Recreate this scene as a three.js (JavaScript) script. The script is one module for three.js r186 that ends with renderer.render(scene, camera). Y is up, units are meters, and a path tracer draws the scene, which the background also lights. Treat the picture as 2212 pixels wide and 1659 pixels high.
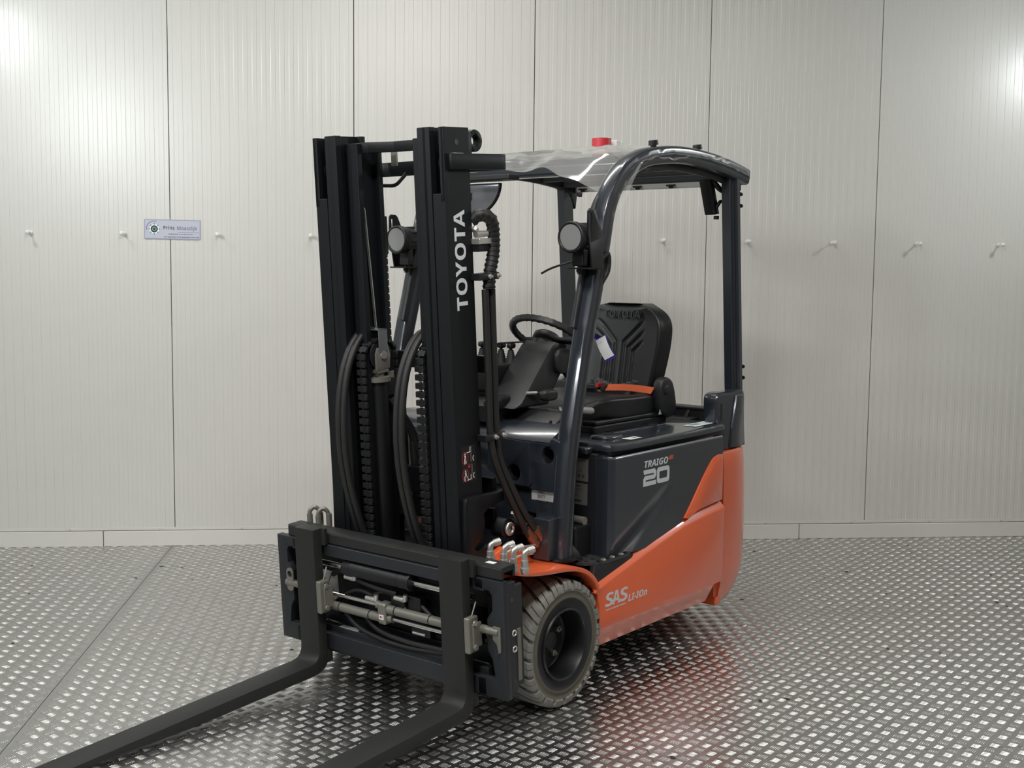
import * as THREE from 'three';
import { RoundedBoxGeometry } from 'three/addons/geometries/RoundedBoxGeometry.js';
import { mergeGeometries, mergeVertices, toCreasedNormals } from 'three/addons/utils/BufferGeometryUtils.js';
import { RectAreaLightUniformsLib } from 'three/addons/lights/RectAreaLightUniformsLib.js';
import { FontLoader } from 'three/addons/loaders/FontLoader.js';
import { TextGeometry } from 'three/addons/geometries/TextGeometry.js';

// ---------------------------------------------------------------- camera, renderer, lights
// World: x along the back wall, y up, z towards the photographer; origin on the floor under the forklift's front axle.
const scene = new THREE.Scene();
scene.background = new THREE.Color(0x050505);
const camera = new THREE.PerspectiveCamera(35.84, 2212 / 1659, 0.05, 60);
camera.position.set(-0.1983, 1.542, 4.4755);
camera.up.set(-0.0014, 0.9957, -0.0927);
camera.lookAt(-0.1983 + 0.0952, 1.542 - 0.0922, 4.4755 - 0.9912);
const renderer = new THREE.WebGLRenderer({ antialias: true });
renderer.toneMapping = THREE.LinearToneMapping;
renderer.toneMappingExposure = 1.08;
renderer.shadowMap.enabled = true;
RectAreaLightUniformsLib.init();
const CEIL = 3.9, WALLZ = -2.257, XL = -3.46, XR = 4.62, ZF = 6.6;
const WHITE = new THREE.Color().setRGB(1.0, 0.975, 0.93), COOL = new THREE.Color().setRGB(0.95, 0.99, 1.0);
// lamps of the hall: [x, y, z, width, height, aim x, aim y, aim z, intensity]
const LAMPS = {
  floodL: [-2.64, 2.98, -1.26, 0.26, 0.20, 0.3, 0.9, -1.5, 60],
  floodM: [-2.64, 2.74, 1.16, 0.26, 0.20, -0.3, 1.0, -1.2, 122],
  floodN: [-2.64, 2.74, 3.40, 0.26, 0.20, 0.0, 0.9, -1.0, 122],
  floodR: [4.05, 2.90, -1.26, 0.26, 0.20, 1.0, 0.9, -1.5, 70],
  ceilA: [-0.15, CEIL - 0.14, 2.35, 1.2, 0.30, -0.15, 0, 2.35, 66],
  ceilB: [0.0, CEIL - 0.14, -0.6, 1.5, 0.16, 0.0, 0, -0.6, 28],
  ceilC: [2.9, CEIL - 0.14, 2.2, 0.30, 1.2, 2.9, 0, 2.2, 16],
};

// ---------------------------------------------------------------- helpers
let seed = 12345;
const rnd = () => { seed = (seed * 1664525 + 1013904223) >>> 0; return seed / 4294967296; };
const lin = (r, g, b) => new THREE.Color().setRGB(r, g, b);
const V3 = (x, y, z) => new THREE.Vector3(x, y, z);
const P = (u, y, v) => V3(u, y, -v);            // truck axes: u forward, y up, v to the driver's left
function shade(o) { o.castShadow = true; o.receiveShadow = true; return o; }
const used = new Map();
function numbered(n) { const k = used.get(n) || 0; used.set(n, k + 1); return k ? n + '_' + String(k).padStart(3, '0') : n; }
function norm(g) {                               // same attributes everywhere so that pieces can be merged
  let q = g.index ? g.toNonIndexed() : g;
  for (const k of Object.keys(q.attributes)) if (!['position', 'normal', 'uv'].includes(k)) q.deleteAttribute(k);
  if (!q.attributes.normal) q.computeVertexNormals();
  if (!q.attributes.uv) q.setAttribute('uv', new THREE.BufferAttribute(new Float32Array(q.attributes.position.count * 2), 2));
  q.clearGroups(); q.morphAttributes = {};
  return q;
}
function join(gs) { gs = [].concat(gs); return gs.length === 1 ? norm(gs[0]) : mergeGeometries(gs.map(norm)); }
function obj(name, gs, mat, parent = scene, label) {
  const m = shade(new THREE.Mesh(join(gs), mat));
  m.name = parent === scene ? numbered(name) : name; parent.add(m);
  if (label) m.userData.label = label;
  return m;
}
function grp(name, parent, label) { const g = new THREE.Group(); g.name = parent === scene ? numbered(name) : name; parent.add(g); if (label) g.userData.label = label; return g; }
function tag(o, label, category, group, kind) {
  if (label) o.userData.label = label; if (category) o.userData.category = category;
  if (group) o.userData.group = group; if (kind) o.userData.kind = kind; return o;
}
// boxes: given by their extents
function wbox(x0, x1, y0, y1, z0, z1, r = 0) {
  const w = Math.abs(x1 - x0), h = Math.abs(y1 - y0), d = Math.abs(z1 - z0);
  const rr = Math.min(r, w / 2.05, h / 2.05, d / 2.05);
  const g = rr > 0 ? new RoundedBoxGeometry(w, h, d, 2, rr) : new THREE.BoxGeometry(w, h, d);
  g.translate((x0 + x1) / 2, (y0 + y1) / 2, (z0 + z1) / 2); return g;
}
const box = (u0, u1, y0, y1, v0, v1, r = 0.003) => wbox(u0, u1, y0, y1, -v0, -v1, r);
function shapeOf(pts, holes = []) {
  const s = new THREE.Shape(pts.map(p => new THREE.Vector2(p[0], p[1])));
  for (const h of holes) s.holes.push(new THREE.Path(h.map(p => new THREE.Vector2(p[0], p[1]))));
  return s;
}
function circlePts(cx, cy, r, n = 20, r2 = r) { const a = []; for (let i = 0; i < n; i++) { const t = -i / n * Math.PI * 2; a.push([cx + r * Math.cos(t), cy + r2 * Math.sin(t)]); } return a; }
function rrect(x0, x1, y0, y1, r, n = 4) {
  const a = [], c = [[x1 - r, y1 - r, 0], [x0 + r, y1 - r, 1], [x0 + r, y0 + r, 2], [x1 - r, y0 + r, 3]];
  for (const [cx, cy, q] of c) for (let i = 0; i <= n; i++) { const t = (q + i / n) * Math.PI / 2; a.push([cx + r * Math.cos(t), cy + r * Math.sin(t)]); }
  return a;
}
function smoothPts(pts, n = 40, closed = false) { return new THREE.CatmullRomCurve3(pts.map(p => V3(p[0], p[1], 0)), closed, 'centripetal').getPoints(n).map(p => [p.x, p.y]); }
function extrude(pts, d, bev, holes, curveSegments = 8) {
  const b = Math.min(bev, d / 2.05);
  const g = new THREE.ExtrudeGeometry(shapeOf(pts, holes), { depth: d - 2 * b, bevelEnabled: b > 0, bevelSize: b, bevelOffset: -b, bevelThickness: b, bevelSegments: 2, curveSegments });
  g.translate(0, 0, b); return toCreasedNormals(g, 0.6);
}
// polygon in the side view (u, y), from v0 to v1
function ext(pts, v0, v1, bev = 0.004, holes) { const a = Math.min(v0, v1), b = Math.max(v0, v1); const g = extrude(pts, b - a, bev, holes); g.translate(0, 0, -b); return g; }
// polygon in plan (u, v), from y0 to y1
function extP(pts, y0, y1, bev = 0.003, holes) { const g = extrude(pts.map(p => [p[0], p[1]]), y1 - y0, bev, holes); g.rotateX(-Math.PI / 2); g.translate(0, y0, 0); return g; }
// polygon in the front view (v, y), from u0 to u1
function extF(pts, u0, u1, bev = 0.003, holes) { const g = extrude(pts, u1 - u0, bev, holes); g.rotateY(Math.PI / 2); g.translate(u0, 0, 0); return g; }
function cyl(a, b, r, r2 = r, n = 20, open = false) {
  const d = b.clone().sub(a), g = new THREE.CylinderGeometry(r2, r, d.length(), n, 1, open);
  g.applyQuaternion(new THREE.Quaternion().setFromUnitVectors(V3(0, 1, 0), d.clone().normalize()));
  g.translate((a.x + b.x) / 2, (a.y + b.y) / 2, (a.z + b.z) / 2); return g;
}
function tube(pts, r, seg = 40, n = 10, closed = false) { return new THREE.TubeGeometry(new THREE.CatmullRomCurve3(pts, closed, 'centripetal'), seg, r, n, closed); }
function bentTube(pts, r, fillet = 0.02, n = 10) {   // straight runs with rounded corners
  const cp = new THREE.CurvePath(); let prev = pts[0].clone();
  for (let i = 1; i < pts.length; i++) {
    if (i === pts.length - 1) { cp.add(new THREE.LineCurve3(prev, pts[i])); break; }
    const a = pts[i].clone().sub(pts[i - 1]), b = pts[i + 1].clone().sub(pts[i]), f = Math.min(fillet, a.length() * 0.45, b.length() * 0.45);
    const p0 = pts[i].clone().addScaledVector(a.normalize(), -f), p1 = pts[i].clone().addScaledVector(b.normalize(), f);
    cp.add(new THREE.LineCurve3(prev, p0)); cp.add(new THREE.QuadraticBezierCurve3(p0, pts[i].clone(), p1)); prev = p1;
  }
  return new THREE.TubeGeometry(cp, pts.length * 12, r, n, false);
}
function lathe(profile, n = 48) {                 // profile [radius, along axis]; axis = truck v
  const g = new THREE.LatheGeometry(profile.map(p => new THREE.Vector2(p[0], p[1])), n);
  g.rotateX(-Math.PI / 2); return g;              // +y of the profile becomes -z = +v
}
function grid(fn, nu, nv) {                       // smooth surface from fn(s, t) -> Vector3
  const pos = [], uv = [], idx = [];
  for (let j = 0; j <= nv; j++) for (let i = 0; i <= nu; i++) { const p = fn(i / nu, j / nv); pos.push(p.x, p.y, p.z); uv.push(i / nu, j / nv); }
  for (let j = 0; j < nv; j++) for (let i = 0; i < nu; i++) { const a = j * (nu + 1) + i, b = a + 1, c = a + nu + 1, d = c + 1; idx.push(a, b, d, a, d, c); }
  const g = new THREE.BufferGeometry();
  g.setAttribute('position', new THREE.Float32BufferAttribute(pos, 3)); g.setAttribute('uv', new THREE.Float32BufferAttribute(uv, 2));
  g.setIndex(idx); g.computeVertexNormals(); return g;
}
function loft(rings, capA = true, capB = true, crease = 0.7) {   // rings: arrays of Vector3 of equal length, closed outlines
  const n = rings[0].length, pos = [], idx = [];
  for (const r of rings) for (const p of r) pos.push(p.x, p.y, p.z);
  for (let k = 0; k + 1 < rings.length; k++) for (let i = 0; i < n; i++) { const a = k * n + i, b = k * n + (i + 1) % n, c = a + n, d = b + n; idx.push(a, b, d, a, d, c); }
  const cap = (k, flip) => {
    const c = rings[k].reduce((s, p) => s.add(p), V3(0, 0, 0)).divideScalar(n), ci = pos.length / 3; pos.push(c.x, c.y, c.z);
    for (let i = 0; i < n; i++) { const a = k * n + i, b = k * n + (i + 1) % n; flip ? idx.push(ci, b, a) : idx.push(ci, a, b); }
  };
  if (capA) cap(0, true); if (capB) cap(rings.length - 1, false);
  const g = new THREE.BufferGeometry(); g.setAttribute('position', new THREE.Float32BufferAttribute(pos, 3)); g.setIndex(idx);
  return toCreasedNormals(g, crease);
}
function sweepUY(path, v, wn, wv, r = 0.012) {    // bar of rounded-rectangle section along a path in the side view
  const rings = [];
  for (let i = 0; i < path.length; i++) {
    const a = path[Math.max(0, i - 1)], b = path[Math.min(path.length - 1, i + 1)];
    let tx = b[0] - a[0], ty = b[1] - a[1]; const l = Math.hypot(tx, ty); tx /= l; ty /= l;
    const w = path[i][2] || wn;
    rings.push(rrect(-w / 2, w / 2, -wv / 2, wv / 2, r, 3).map(([n, q]) => P(path[i][0] - ty * n, path[i][1] + tx * n, v + q)));
  }
  return loft(rings, true, true, 0.8);
}
function soft(u, y, v, a, b, c, e = 0.35, nu = 32, nv = 20, warp) {   // cushion-like rounded block (superellipsoid), half sizes a (u), b (y), c (v)
  const f = (x, p) => Math.sign(x) * Math.pow(Math.abs(x), p);
  const g = grid((s, t) => {
    const th = (s - 0.5) * 2 * Math.PI, ph = (t - 0.5) * Math.PI;
    const q = P(a * f(Math.cos(ph), e) * f(Math.cos(th), e), b * f(Math.sin(ph), e), c * f(Math.cos(ph), e) * f(Math.sin(th), e));
    if (warp) warp(q);
    return q.add(P(u, y, v));
  }, nu, nv);
  return g;
}
function hex(p, dir, r, h) { const g = cyl(p, p.clone().addScaledVector(dir, h), r, r, 6); return g; }

// ---------------------------------------------------------------- textures
function noiseTex(n, fn, srgb = false) {
  const d = new Uint8Array(n * n * 4);
  for (let j = 0; j < n; j++) for (let i = 0; i < n; i++) { const c = fn(i, j), k = (j * n + i) * 4; if (Array.isArray(c)) { d[k] = c[0]; d[k + 1] = c[1]; d[k + 2] = c[2]; } else d[k] = d[k + 1] = d[k + 2] = c; d[k + 3] = 255; }
  const t = new THREE.DataTexture(d, n, n); t.wrapS = t.wrapT = THREE.RepeatWrapping; t.magFilter = THREE.LinearFilter; t.minFilter = THREE.LinearMipmapLinearFilter; t.generateMipmaps = true;
  if (srgb) t.colorSpace = THREE.SRGBColorSpace; t.needsUpdate = true; return t;
}
function tileNoise(n, cells, oct = 4) {             // tileable value noise, 0..1
  const out = new Float32Array(n * n); let amp = 1, tot = 0;
  for (let o = 0; o < oct; o++) {
    const c = cells << o, lat = new Float32Array(c * c).map(() => rnd());
    for (let j = 0; j < n; j++) for (let i = 0; i < n; i++) {
      const x = i / n * c, y = j / n * c, x0 = x | 0, y0 = y | 0, fx = x - x0, fy = y - y0, sx = fx * fx * (3 - 2 * fx), sy = fy * fy * (3 - 2 * fy);
      const L = (a, b) => lat[(b % c) * c + a % c];
      out[j * n + i] += amp * ((L(x0, y0) * (1 - sx) + L(x0 + 1, y0) * sx) * (1 - sy) + (L(x0, y0 + 1) * (1 - sx) + L(x0 + 1, y0 + 1) * sx) * sy);
    }
    tot += amp; amp *= 0.5;
  }
  return out.map(v => v / tot);
}
function canvasTex(w, h, draw) {
  const c = document.createElement('canvas'); c.width = w; c.height = h; const x = c.getContext('2d'); draw(x, w, h);
  const t = new THREE.CanvasTexture(c); t.colorSpace = THREE.SRGBColorSpace; t.anisotropy = 8; return t;
}

// ---------------------------------------------------------------- materials
const std = (c, r, m = 0, x = {}) => new THREE.MeshPhysicalMaterial({ color: c, roughness: r, metalness: m, ...x });
const nA = tileNoise(256, 4, 5), nB = tileNoise(256, 16, 4);
const grain = noiseTex(256, (i, j) => 90 + 150 * nB[j * 256 + i] | 0);
const cloud = noiseTex(256, (i, j) => 120 + 110 * nA[j * 256 + i] | 0);
const M = {
  wall: std(lin(0.62, 0.615, 0.58), 0.30, 0, {}),
  plinth: std(lin(0.66, 0.65, 0.61), 0.5),
  sideWall: std(lin(0.34, 0.335, 0.32), 0.45),
  farWall: std(lin(0.10, 0.10, 0.11), 0.8),
  ceiling: std(lin(0.40, 0.395, 0.38), 0.7),
  gap: std(lin(0.05, 0.05, 0.05), 0.9),
  alu: std(lin(0.47, 0.465, 0.455), 0.46, 1, { roughnessMap: cloud }),
  aluBar: std(lin(0.80, 0.795, 0.78), 0.27, 1),
  dirt: std(lin(0.03, 0.028, 0.025), 0.9),
  grey: std(lin(0.020, 0.0245, 0.033), 0.30, 0, { clearcoat: 0.7, clearcoatRoughness: 0.12 }),
  greyMatt: std(lin(0.014, 0.0155, 0.019), 0.5),
  mast: std(lin(0.0050, 0.0058, 0.0072), 0.45, 0, { specularIntensity: 0.55 }),
  fork: std(lin(0.020, 0.0203, 0.0203), 0.52, 0, { specularIntensity: 0.6, bumpMap: grain, bumpScale: 0.0003 }),
  black: std(lin(0.005, 0.0055, 0.0065), 0.45),
  plastic: std(lin(0.010, 0.0105, 0.012), 0.48, 0, { bumpMap: grain, bumpScale: 0.0002 }),
  vinyl: std(lin(0.007, 0.0075, 0.009), 0.40),
  rubberHose: std(lin(0.009, 0.009, 0.009), 0.55),
  orange: std(lin(0.72, 0.115, 0.030), 0.34, 0, { clearcoat: 1.0, clearcoatRoughness: 0.10 }),
  belt: std(lin(0.50, 0.085, 0.022), 0.75),
  tyre: std(lin(0.20, 0.20, 0.182), 0.85, 0, { bumpMap: grain, bumpScale: 0.0004 }),
  tyreBand: std(lin(0.105, 0.098, 0.075), 0.85),
  tyreDark: std(lin(0.020, 0.021, 0.024), 0.7),
  chrome: std(lin(0.78, 0.78, 0.77), 0.16, 1),
  zinc: std(lin(0.62, 0.61, 0.58), 0.38, 0.85),
  castZinc: std(lin(0.22, 0.215, 0.185), 0.45, 0.5),
  copper: std(lin(0.26, 0.11, 0.065), 0.42, 0.8),
  letter: std(lin(0.58, 0.60, 0.63), 0.45),
  white: std(lin(0.75, 0.75, 0.73), 0.5),
  lens: std(lin(0.26, 0.265, 0.265), 0.3, 0, { clearcoat: 0.6 }),
  purple: std(lin(0.045, 0.02, 0.26), 0.5),
  red: std(lin(0.48, 0.02, 0.03), 0.4),
  stepPlate: std(lin(0.035, 0.036, 0.039), 0.5),
  film: std(lin(0.96, 0.96, 0.95), 0.10, 0, { transmission: 0.86, thickness: 0, ior: 1.5, side: THREE.DoubleSide }),
  poly: std(lin(0.96, 0.97, 0.97), 0.04, 0, { transmission: 1, thickness: 0, ior: 1.5 }),
  greyLight: std(lin(0.42, 0.43, 0.42), 0.5),
  mirrorBack: std(lin(0.20, 0.21, 0.23), 0.28, 0.3),
};
function glow(c, k) { return new THREE.MeshStandardMaterial({ color: 0x000000, emissive: c, emissiveIntensity: k, roughness: 0.6 }); }

// ---------------------------------------------------------------- the room
// back wall: sandwich panels one metre wide, their face pressed into flat bands of 25 mm
{
  const wall = grp('wall_back', scene); tag(wall, null, null, null, 'structure');
  obj('backing', wbox(XL, XR, 0, CEIL, WALLZ - 0.14, WALLZ - 0.03), M.gap, wall);
  const prof = [], w = 0.9993, dp = 0.0013;
  const N = 40, b = w / N;
  prof.push([0, -0.03], [0, -0.0015], [0.0015, 0]);
  for (let i = 0; i < N; i++) {
    const z = i % 2 ? -dp : 0, x0 = i * b + 0.0012, x1 = (i + 1) * b - 0.0012;
    if (i > 0) prof.push([x0, z]);
    if (i < N - 1) prof.push([x1, z]);
  }
  prof.push([w - 0.0015, -dp], [w, -0.003], [w, -0.03]);
  const pos = [], uvs = [], y1 = CEIL - 0.1;
  for (let i = 0; i + 1 < prof.length; i++) {
    const [xa, za] = prof[i], [xb, zb] = prof[i + 1];
    for (const [x, y, z] of [[xa, 0, za], [xb, 0, zb], [xb, y1, zb], [xa, 0, za], [xb, y1, zb], [xa, y1, za]]) { pos.push(x, y, z); uvs.push(x, y); }
  }
  const pg = new THREE.BufferGeometry(); pg.setAttribute('position', new THREE.Float32BufferAttribute(pos, 3)); pg.setAttribute('uv', new THREE.Float32BufferAttribute(uvs, 2)); pg.computeVertexNormals();
  for (let k = -2; k < 7; k++) {
    const x0 = -1.4475 + k * 1.0035; if (x0 > XR - 0.05 || x0 + 1 < XL) continue;
    const m = shade(new THREE.Mesh(pg, M.wall)); m.name = 'wall_panel'; m.position.set(x0, 0.1, WALLZ); wall.add(m);
  }
  // stand-off caps along the wall
  const cap = join([cyl(V3(0, 0, 0), V3(0, 0, 0.045), 0.005, 0.005, 10), new THREE.SphereGeometry(0.0125, 14, 8).scale(1, 1, 0.8).translate(0, 0, 0.05), cyl(V3(0, 0, 0), V3(0, 0, 0.006), 0.012, 0.012, 14)]);
  for (const x of [-2.195, -1.7, -1.189, -0.683, -0.18, 0.30, 0.80, 1.303, 1.799, 2.305, 2.816, 3.317]) {
    const m = shade(new THREE.Mesh(cap, M.white)); m.name = 'wall_bolt'; m.position.set(x, 1.742, WALLZ); wall.add(m);
  }
  const ca = [[0, 0], [0, 0.006], [0.010, 0.006], [0.014, 0.010], [0.014, 0.013]];
  obj('ledge_trim', [wbox(XL, XR, 0.089, 0.104, WALLZ - 0.02, WALLZ + 0.006, 0.001)], M.wall, wall);
  const screw = join(new THREE.SphereGeometry(0.005, 8, 6));
  for (let k = 0; k < 16; k++) { const m = shade(new THREE.Mesh(screw, M.zinc)); m.name = 'screw'; m.position.set(-3.1 + k * 0.5 + 0.08 * Math.sin(k * 7), 0.097, WALLZ + 0.007); wall.add(m); }
}
{ // plinth in two lengths with a joint
  const bb = grp('baseboard_back', scene); tag(bb, null, null, null, 'structure');
  for (const [a, b] of [[XL, -1.842], [-1.838, 2.16], [2.164, XR]]) obj('plinth_board', wbox(a, b, 0, 0.086, WALLZ - 0.02, WALLZ + 0.014, 0.003), M.plinth, bb);
}
for (const [n, a] of [['wall_left', [XL - 0.12, XL, 0, CEIL, WALLZ - 0.14, ZF]], ['wall_right', [XR, XR + 0.12, 0, CEIL, WALLZ - 0.14, ZF]], ['wall_front', [XL - 0.12, XR + 0.12, 0, CEIL, ZF, ZF + 0.12]]])
  tag(obj(n, wbox(...a), n === 'wall_front' ? M.farWall : M.sideWall), null, null, null, 'structure');
tag(obj('ceiling', wbox(XL - 0.12, XR + 0.12, CEIL, CEIL + 0.12, WALLZ - 0.14, ZF + 0.12), M.ceiling), null, null, null, 'structure');

// floor: aluminium tread plates, raised bars in fives set crosswise
{
  const floor = grp('floor', scene); tag(floor, null, null, null, 'structure');
  obj('subfloor', wbox(XL - 0.1, XR + 0.1, -0.12, -0.008, WALLZ - 0.1, ZF), M.gap, floor);
  const xs = [XL - 0.02, -1.462, 0.612, 2.69, XR + 0.02], zs = [WALLZ - 0.02, 0.846, ZF];
  for (let i = 0; i + 1 < xs.length; i++) for (let j = 0; j + 1 < zs.length; j++) {
    const g = norm(wbox(xs[i] + 0.0012, xs[i + 1] - 0.0012, -0.008, 0, zs[j] + 0.0012, zs[j + 1] - 0.0012));
    const p = g.attributes.position, uv = g.attributes.uv; for (let k = 0; k < p.count; k++) uv.setXY(k, p.getX(k) / 0.9, p.getZ(k) / 0.9);
    obj('floor_plate', g, M.alu, floor);
  }
  const bar = new THREE.SphereGeometry(1, 10, 4, 0, Math.PI * 2, 0, Math.PI / 2);
  bar.scale(0.0150, 0.0017, 0.0025);
  const bars = []; for (let k = -2; k <= 2; k++) { const c = bar.clone(); c.translate((k % 2 ? 0.0008 : 0), 0, k * 0.0066); bars.push(c); }
  const cl = norm(mergeVertices(mergeGeometries(bars))).scale(1, 1, 1);
  const pitch = 0.0640, list = [];
  const q45 = new THREE.Quaternion().setFromAxisAngle(V3(0, 1, 0), Math.PI / 4), q135 = new THREE.Quaternion().setFromAxisAngle(V3(0, 1, 0), -Math.PI / 4);
  camera.updateMatrixWorld(); camera.updateProjectionMatrix();
  const pr = V3(0, 0, 0);
  for (let a = -60; a < 80; a++) for (let b = -40; b < 62; b++) for (let h = 0; h < 2; h++) {
    const x = (a + h / 2) * pitch + 0.013, z = (b + h / 2) * pitch * 1.03 + 0.007;
    if (x < XL || x > XR || z < WALLZ + 0.02 || z > 3.9) continue;
    const near = s => xs.concat().some(X => Math.abs(X - x) < 0.004) || Math.abs(z - 0.846) < 0.004; if (near()) continue;
    pr.set(x, 0, z).project(camera); const inF = Math.abs(pr.x) < 0.98 && Math.abs(pr.y) < 0.98 && pr.z < 1;
    list.push({ x, z, q: h ? q135 : q45, d: inF ? Math.hypot(x - camera.position.x, camera.position.y, z - camera.position.z) : 99 });
  }
  list.sort((p, q) => p.d - q.d);
  const near = list.slice(0, 300), rest = list.slice(300);
  for (const c of near) { const m = shade(new THREE.Mesh(cl, M.aluBar)); m.name = 'tread_bars'; m.position.set(c.x, 0, c.z); m.quaternion.copy(c.q); floor.add(m); }
  const im = new THREE.InstancedMesh(cl, M.aluBar, rest.length); im.name = 'tread_relief'; im.userData.kind = 'stuff'; shade(im);
  const mt = new THREE.Matrix4(), one = V3(1, 1, 1);
  rest.forEach((c, i) => im.setMatrixAt(i, mt.compose(V3(c.x, 0, c.z), c.q, one)));
  floor.add(im);
  // crumbs of dirt lying on the plates
  const crumbs = [];
  for (let k = 0; k < 90; k++) { const s = 0.003 + 0.006 * rnd(), g = new THREE.IcosahedronGeometry(1, 0); g.scale(s * (1 + rnd()), 0.0012, s); g.rotateY(rnd() * 6); g.translate(-2.6 + 5.6 * rnd(), 0.0015, WALLZ + 0.05 + 3.6 * rnd()); crumbs.push(g); }
  const d = obj('dirt_crumbs', crumbs, M.dirt, floor); d.userData.kind = 'stuff';
}

// lamps
function lampLight(a, c) {
  const [x, y, z, w, h, ax, ay, az, k] = a;
  const l = new THREE.RectAreaLight(c, k, w, h); l.position.set(x, y, z); l.lookAt(ax, ay, az); l.castShadow = true;
  return l;
}
function flood(key, label) {
  const a = LAMPS[key], g = grp('floodlight', scene); tag(g, label, 'floodlight', 'floodlights of the hall');
  const [x, y, z, w, h, ax, ay, az, k] = a, n = V3(ax - x, ay - y, az - z).normalize();
  const f = new THREE.Object3D(); f.position.set(x, y, z); f.lookAt(ax, ay, az);
  const put = (name, gs, mat) => { const m = obj(name, gs, mat, g); m.position.copy(f.position); m.quaternion.copy(f.quaternion); return m; };
  put('housing', [wbox(-w / 2 - 0.02, w / 2 + 0.02, -h / 2 - 0.02, h / 2 + 0.02, -0.09, -0.03, 0.01), wbox(-w / 2 - 0.02, w / 2 + 0.02, h / 2, h / 2 + 0.02, -0.09, -0.012), wbox(-w / 2 - 0.02, w / 2 + 0.02, -h / 2 - 0.02, -h / 2, -0.09, -0.012)], M.greyMatt);
  put('lamp_glass', wbox(-w / 2, w / 2, -h / 2, h / 2, -0.028, -0.022), glow(COOL, k * 0.5));
  obj('drop_pole', [cyl(V3(x - n.x * 0.06, y + h / 2 - n.y * 0.06, z - n.z * 0.06), V3(x - n.x * 0.06, CEIL, z - n.z * 0.06), 0.014)], M.greyMatt, g);
  const l = lampLight(a, COOL); scene.add(l);
}
flood('floodL', 'grey floodlight hanging beside the sign end of the ribbed wall');
flood('floodM', 'grey floodlight hanging beside the forks, clear of the ribbed wall');
flood('floodN', 'grey floodlight hanging far out in front of the fork tips');
flood('floodR', 'grey floodlight hanging by the wall opposite the sign end');
let ck = 0;
for (const key of ['ceilA', 'ceilB', 'ceilC']) {
  const a = LAMPS[key], g = grp('ceiling_light', scene);
  tag(g, ['white ceiling light over the forks of the forklift', 'narrow white ceiling light along the ribbed back wall', 'white ceiling light out over the floor beside the side step'][ck++], 'ceiling light', 'ceiling lights of the hall');
  const [x, y, z, w, h] = a;
  obj('lamp_body', wbox(x - w / 2 - 0.03, x + w / 2 + 0.03, y + 0.03, CEIL, z - h / 2 - 0.03, z + h / 2 + 0.03, 0.006), M.white, g);
  obj('diffuser', wbox(x - w / 2, x + w / 2, y + 0.012, y + 0.03, z - h / 2, z + h / 2, 0.004), glow(WHITE, a[8] * 0.5), g);
  const l = new THREE.RectAreaLight(WHITE, a[8], w, h); l.position.set(x, y, z); l.rotation.x = -Math.PI / 2; l.castShadow = true; scene.add(l);
}

// sign on the wall
{
  const t = canvasTex(720, 252, (x, w, h) => {
    x.fillStyle = '#b9bcc9'; x.fillRect(0, 0, w, h); x.strokeStyle = '#9a9db0'; x.lineWidth = 10; x.strokeRect(5, 5, w - 10, h - 10);
    x.strokeStyle = '#5c6080'; x.lineWidth = 8; x.beginPath(); x.arc(128, 122, 100, Math.PI * 0.95, Math.PI * 1.6); x.stroke();
    x.fillStyle = '#e9edf0'; x.beginPath(); x.arc(128, 124, 62, 0, 7); x.fill();
    x.fillStyle = '#565a86'; for (let i = 0; i < 8; i++) { x.save(); x.translate(128, 124); x.rotate(i * Math.PI / 4); x.beginPath(); x.moveTo(56, -9); x.lineTo(80, 0); x.lineTo(56, 9); x.fill(); x.restore(); }
    x.fillStyle = '#12352f'; x.beginPath(); x.arc(128, 124, 46, 0, 7); x.fill(); x.fillStyle = '#7fa295'; x.beginPath(); x.arc(128, 124, 28, 0, 7); x.fill(); x.fillStyle = '#163a34'; x.beginPath(); x.arc(128, 124, 17, 0, 7); x.fill();
    x.fillStyle = '#474b57'; x.font = 'bold 66px sans-serif'; x.fillText('Prins', 240, 128, 150); x.font = '66px sans-serif'; x.fillText('Maasdijk', 415, 130, 285);
    x.fillStyle = '#6b6f84'; x.fillRect(430, 160, 272, 5);
    for (const [y0, xa, xb] of [[180, 312, 630], [216, 250, 700]]) for (let q = xa; q < xb;) { const w2 = 6 + ((q * 7) % 9); x.fillRect(q, y0 + (q % 3), w2, 13 + (q % 4)); q += w2 + (q % 5 ? 3 : 9); }
  });
  const g = new THREE.PlaneGeometry(0.302, 0.1055);
  const s = grp('wall_sign', scene); s.position.set(-1.437, 1.767, WALLZ + 0.0015); s.rotation.z = -0.012;
  tag(s, 'small lavender company sign with a cog emblem stuck across a panel joint', 'sign');
  obj('sign_board', wbox(-0.152, 0.152, -0.054, 0.054, -0.001, 0.002), std(lin(0.42, 0.44, 0.52), 0.5), s);
  const m = obj('sign_print', g, std(lin(1, 1, 1), 0.5, 0, { map: t }), s); m.position.z = 0.0026;
}

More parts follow.
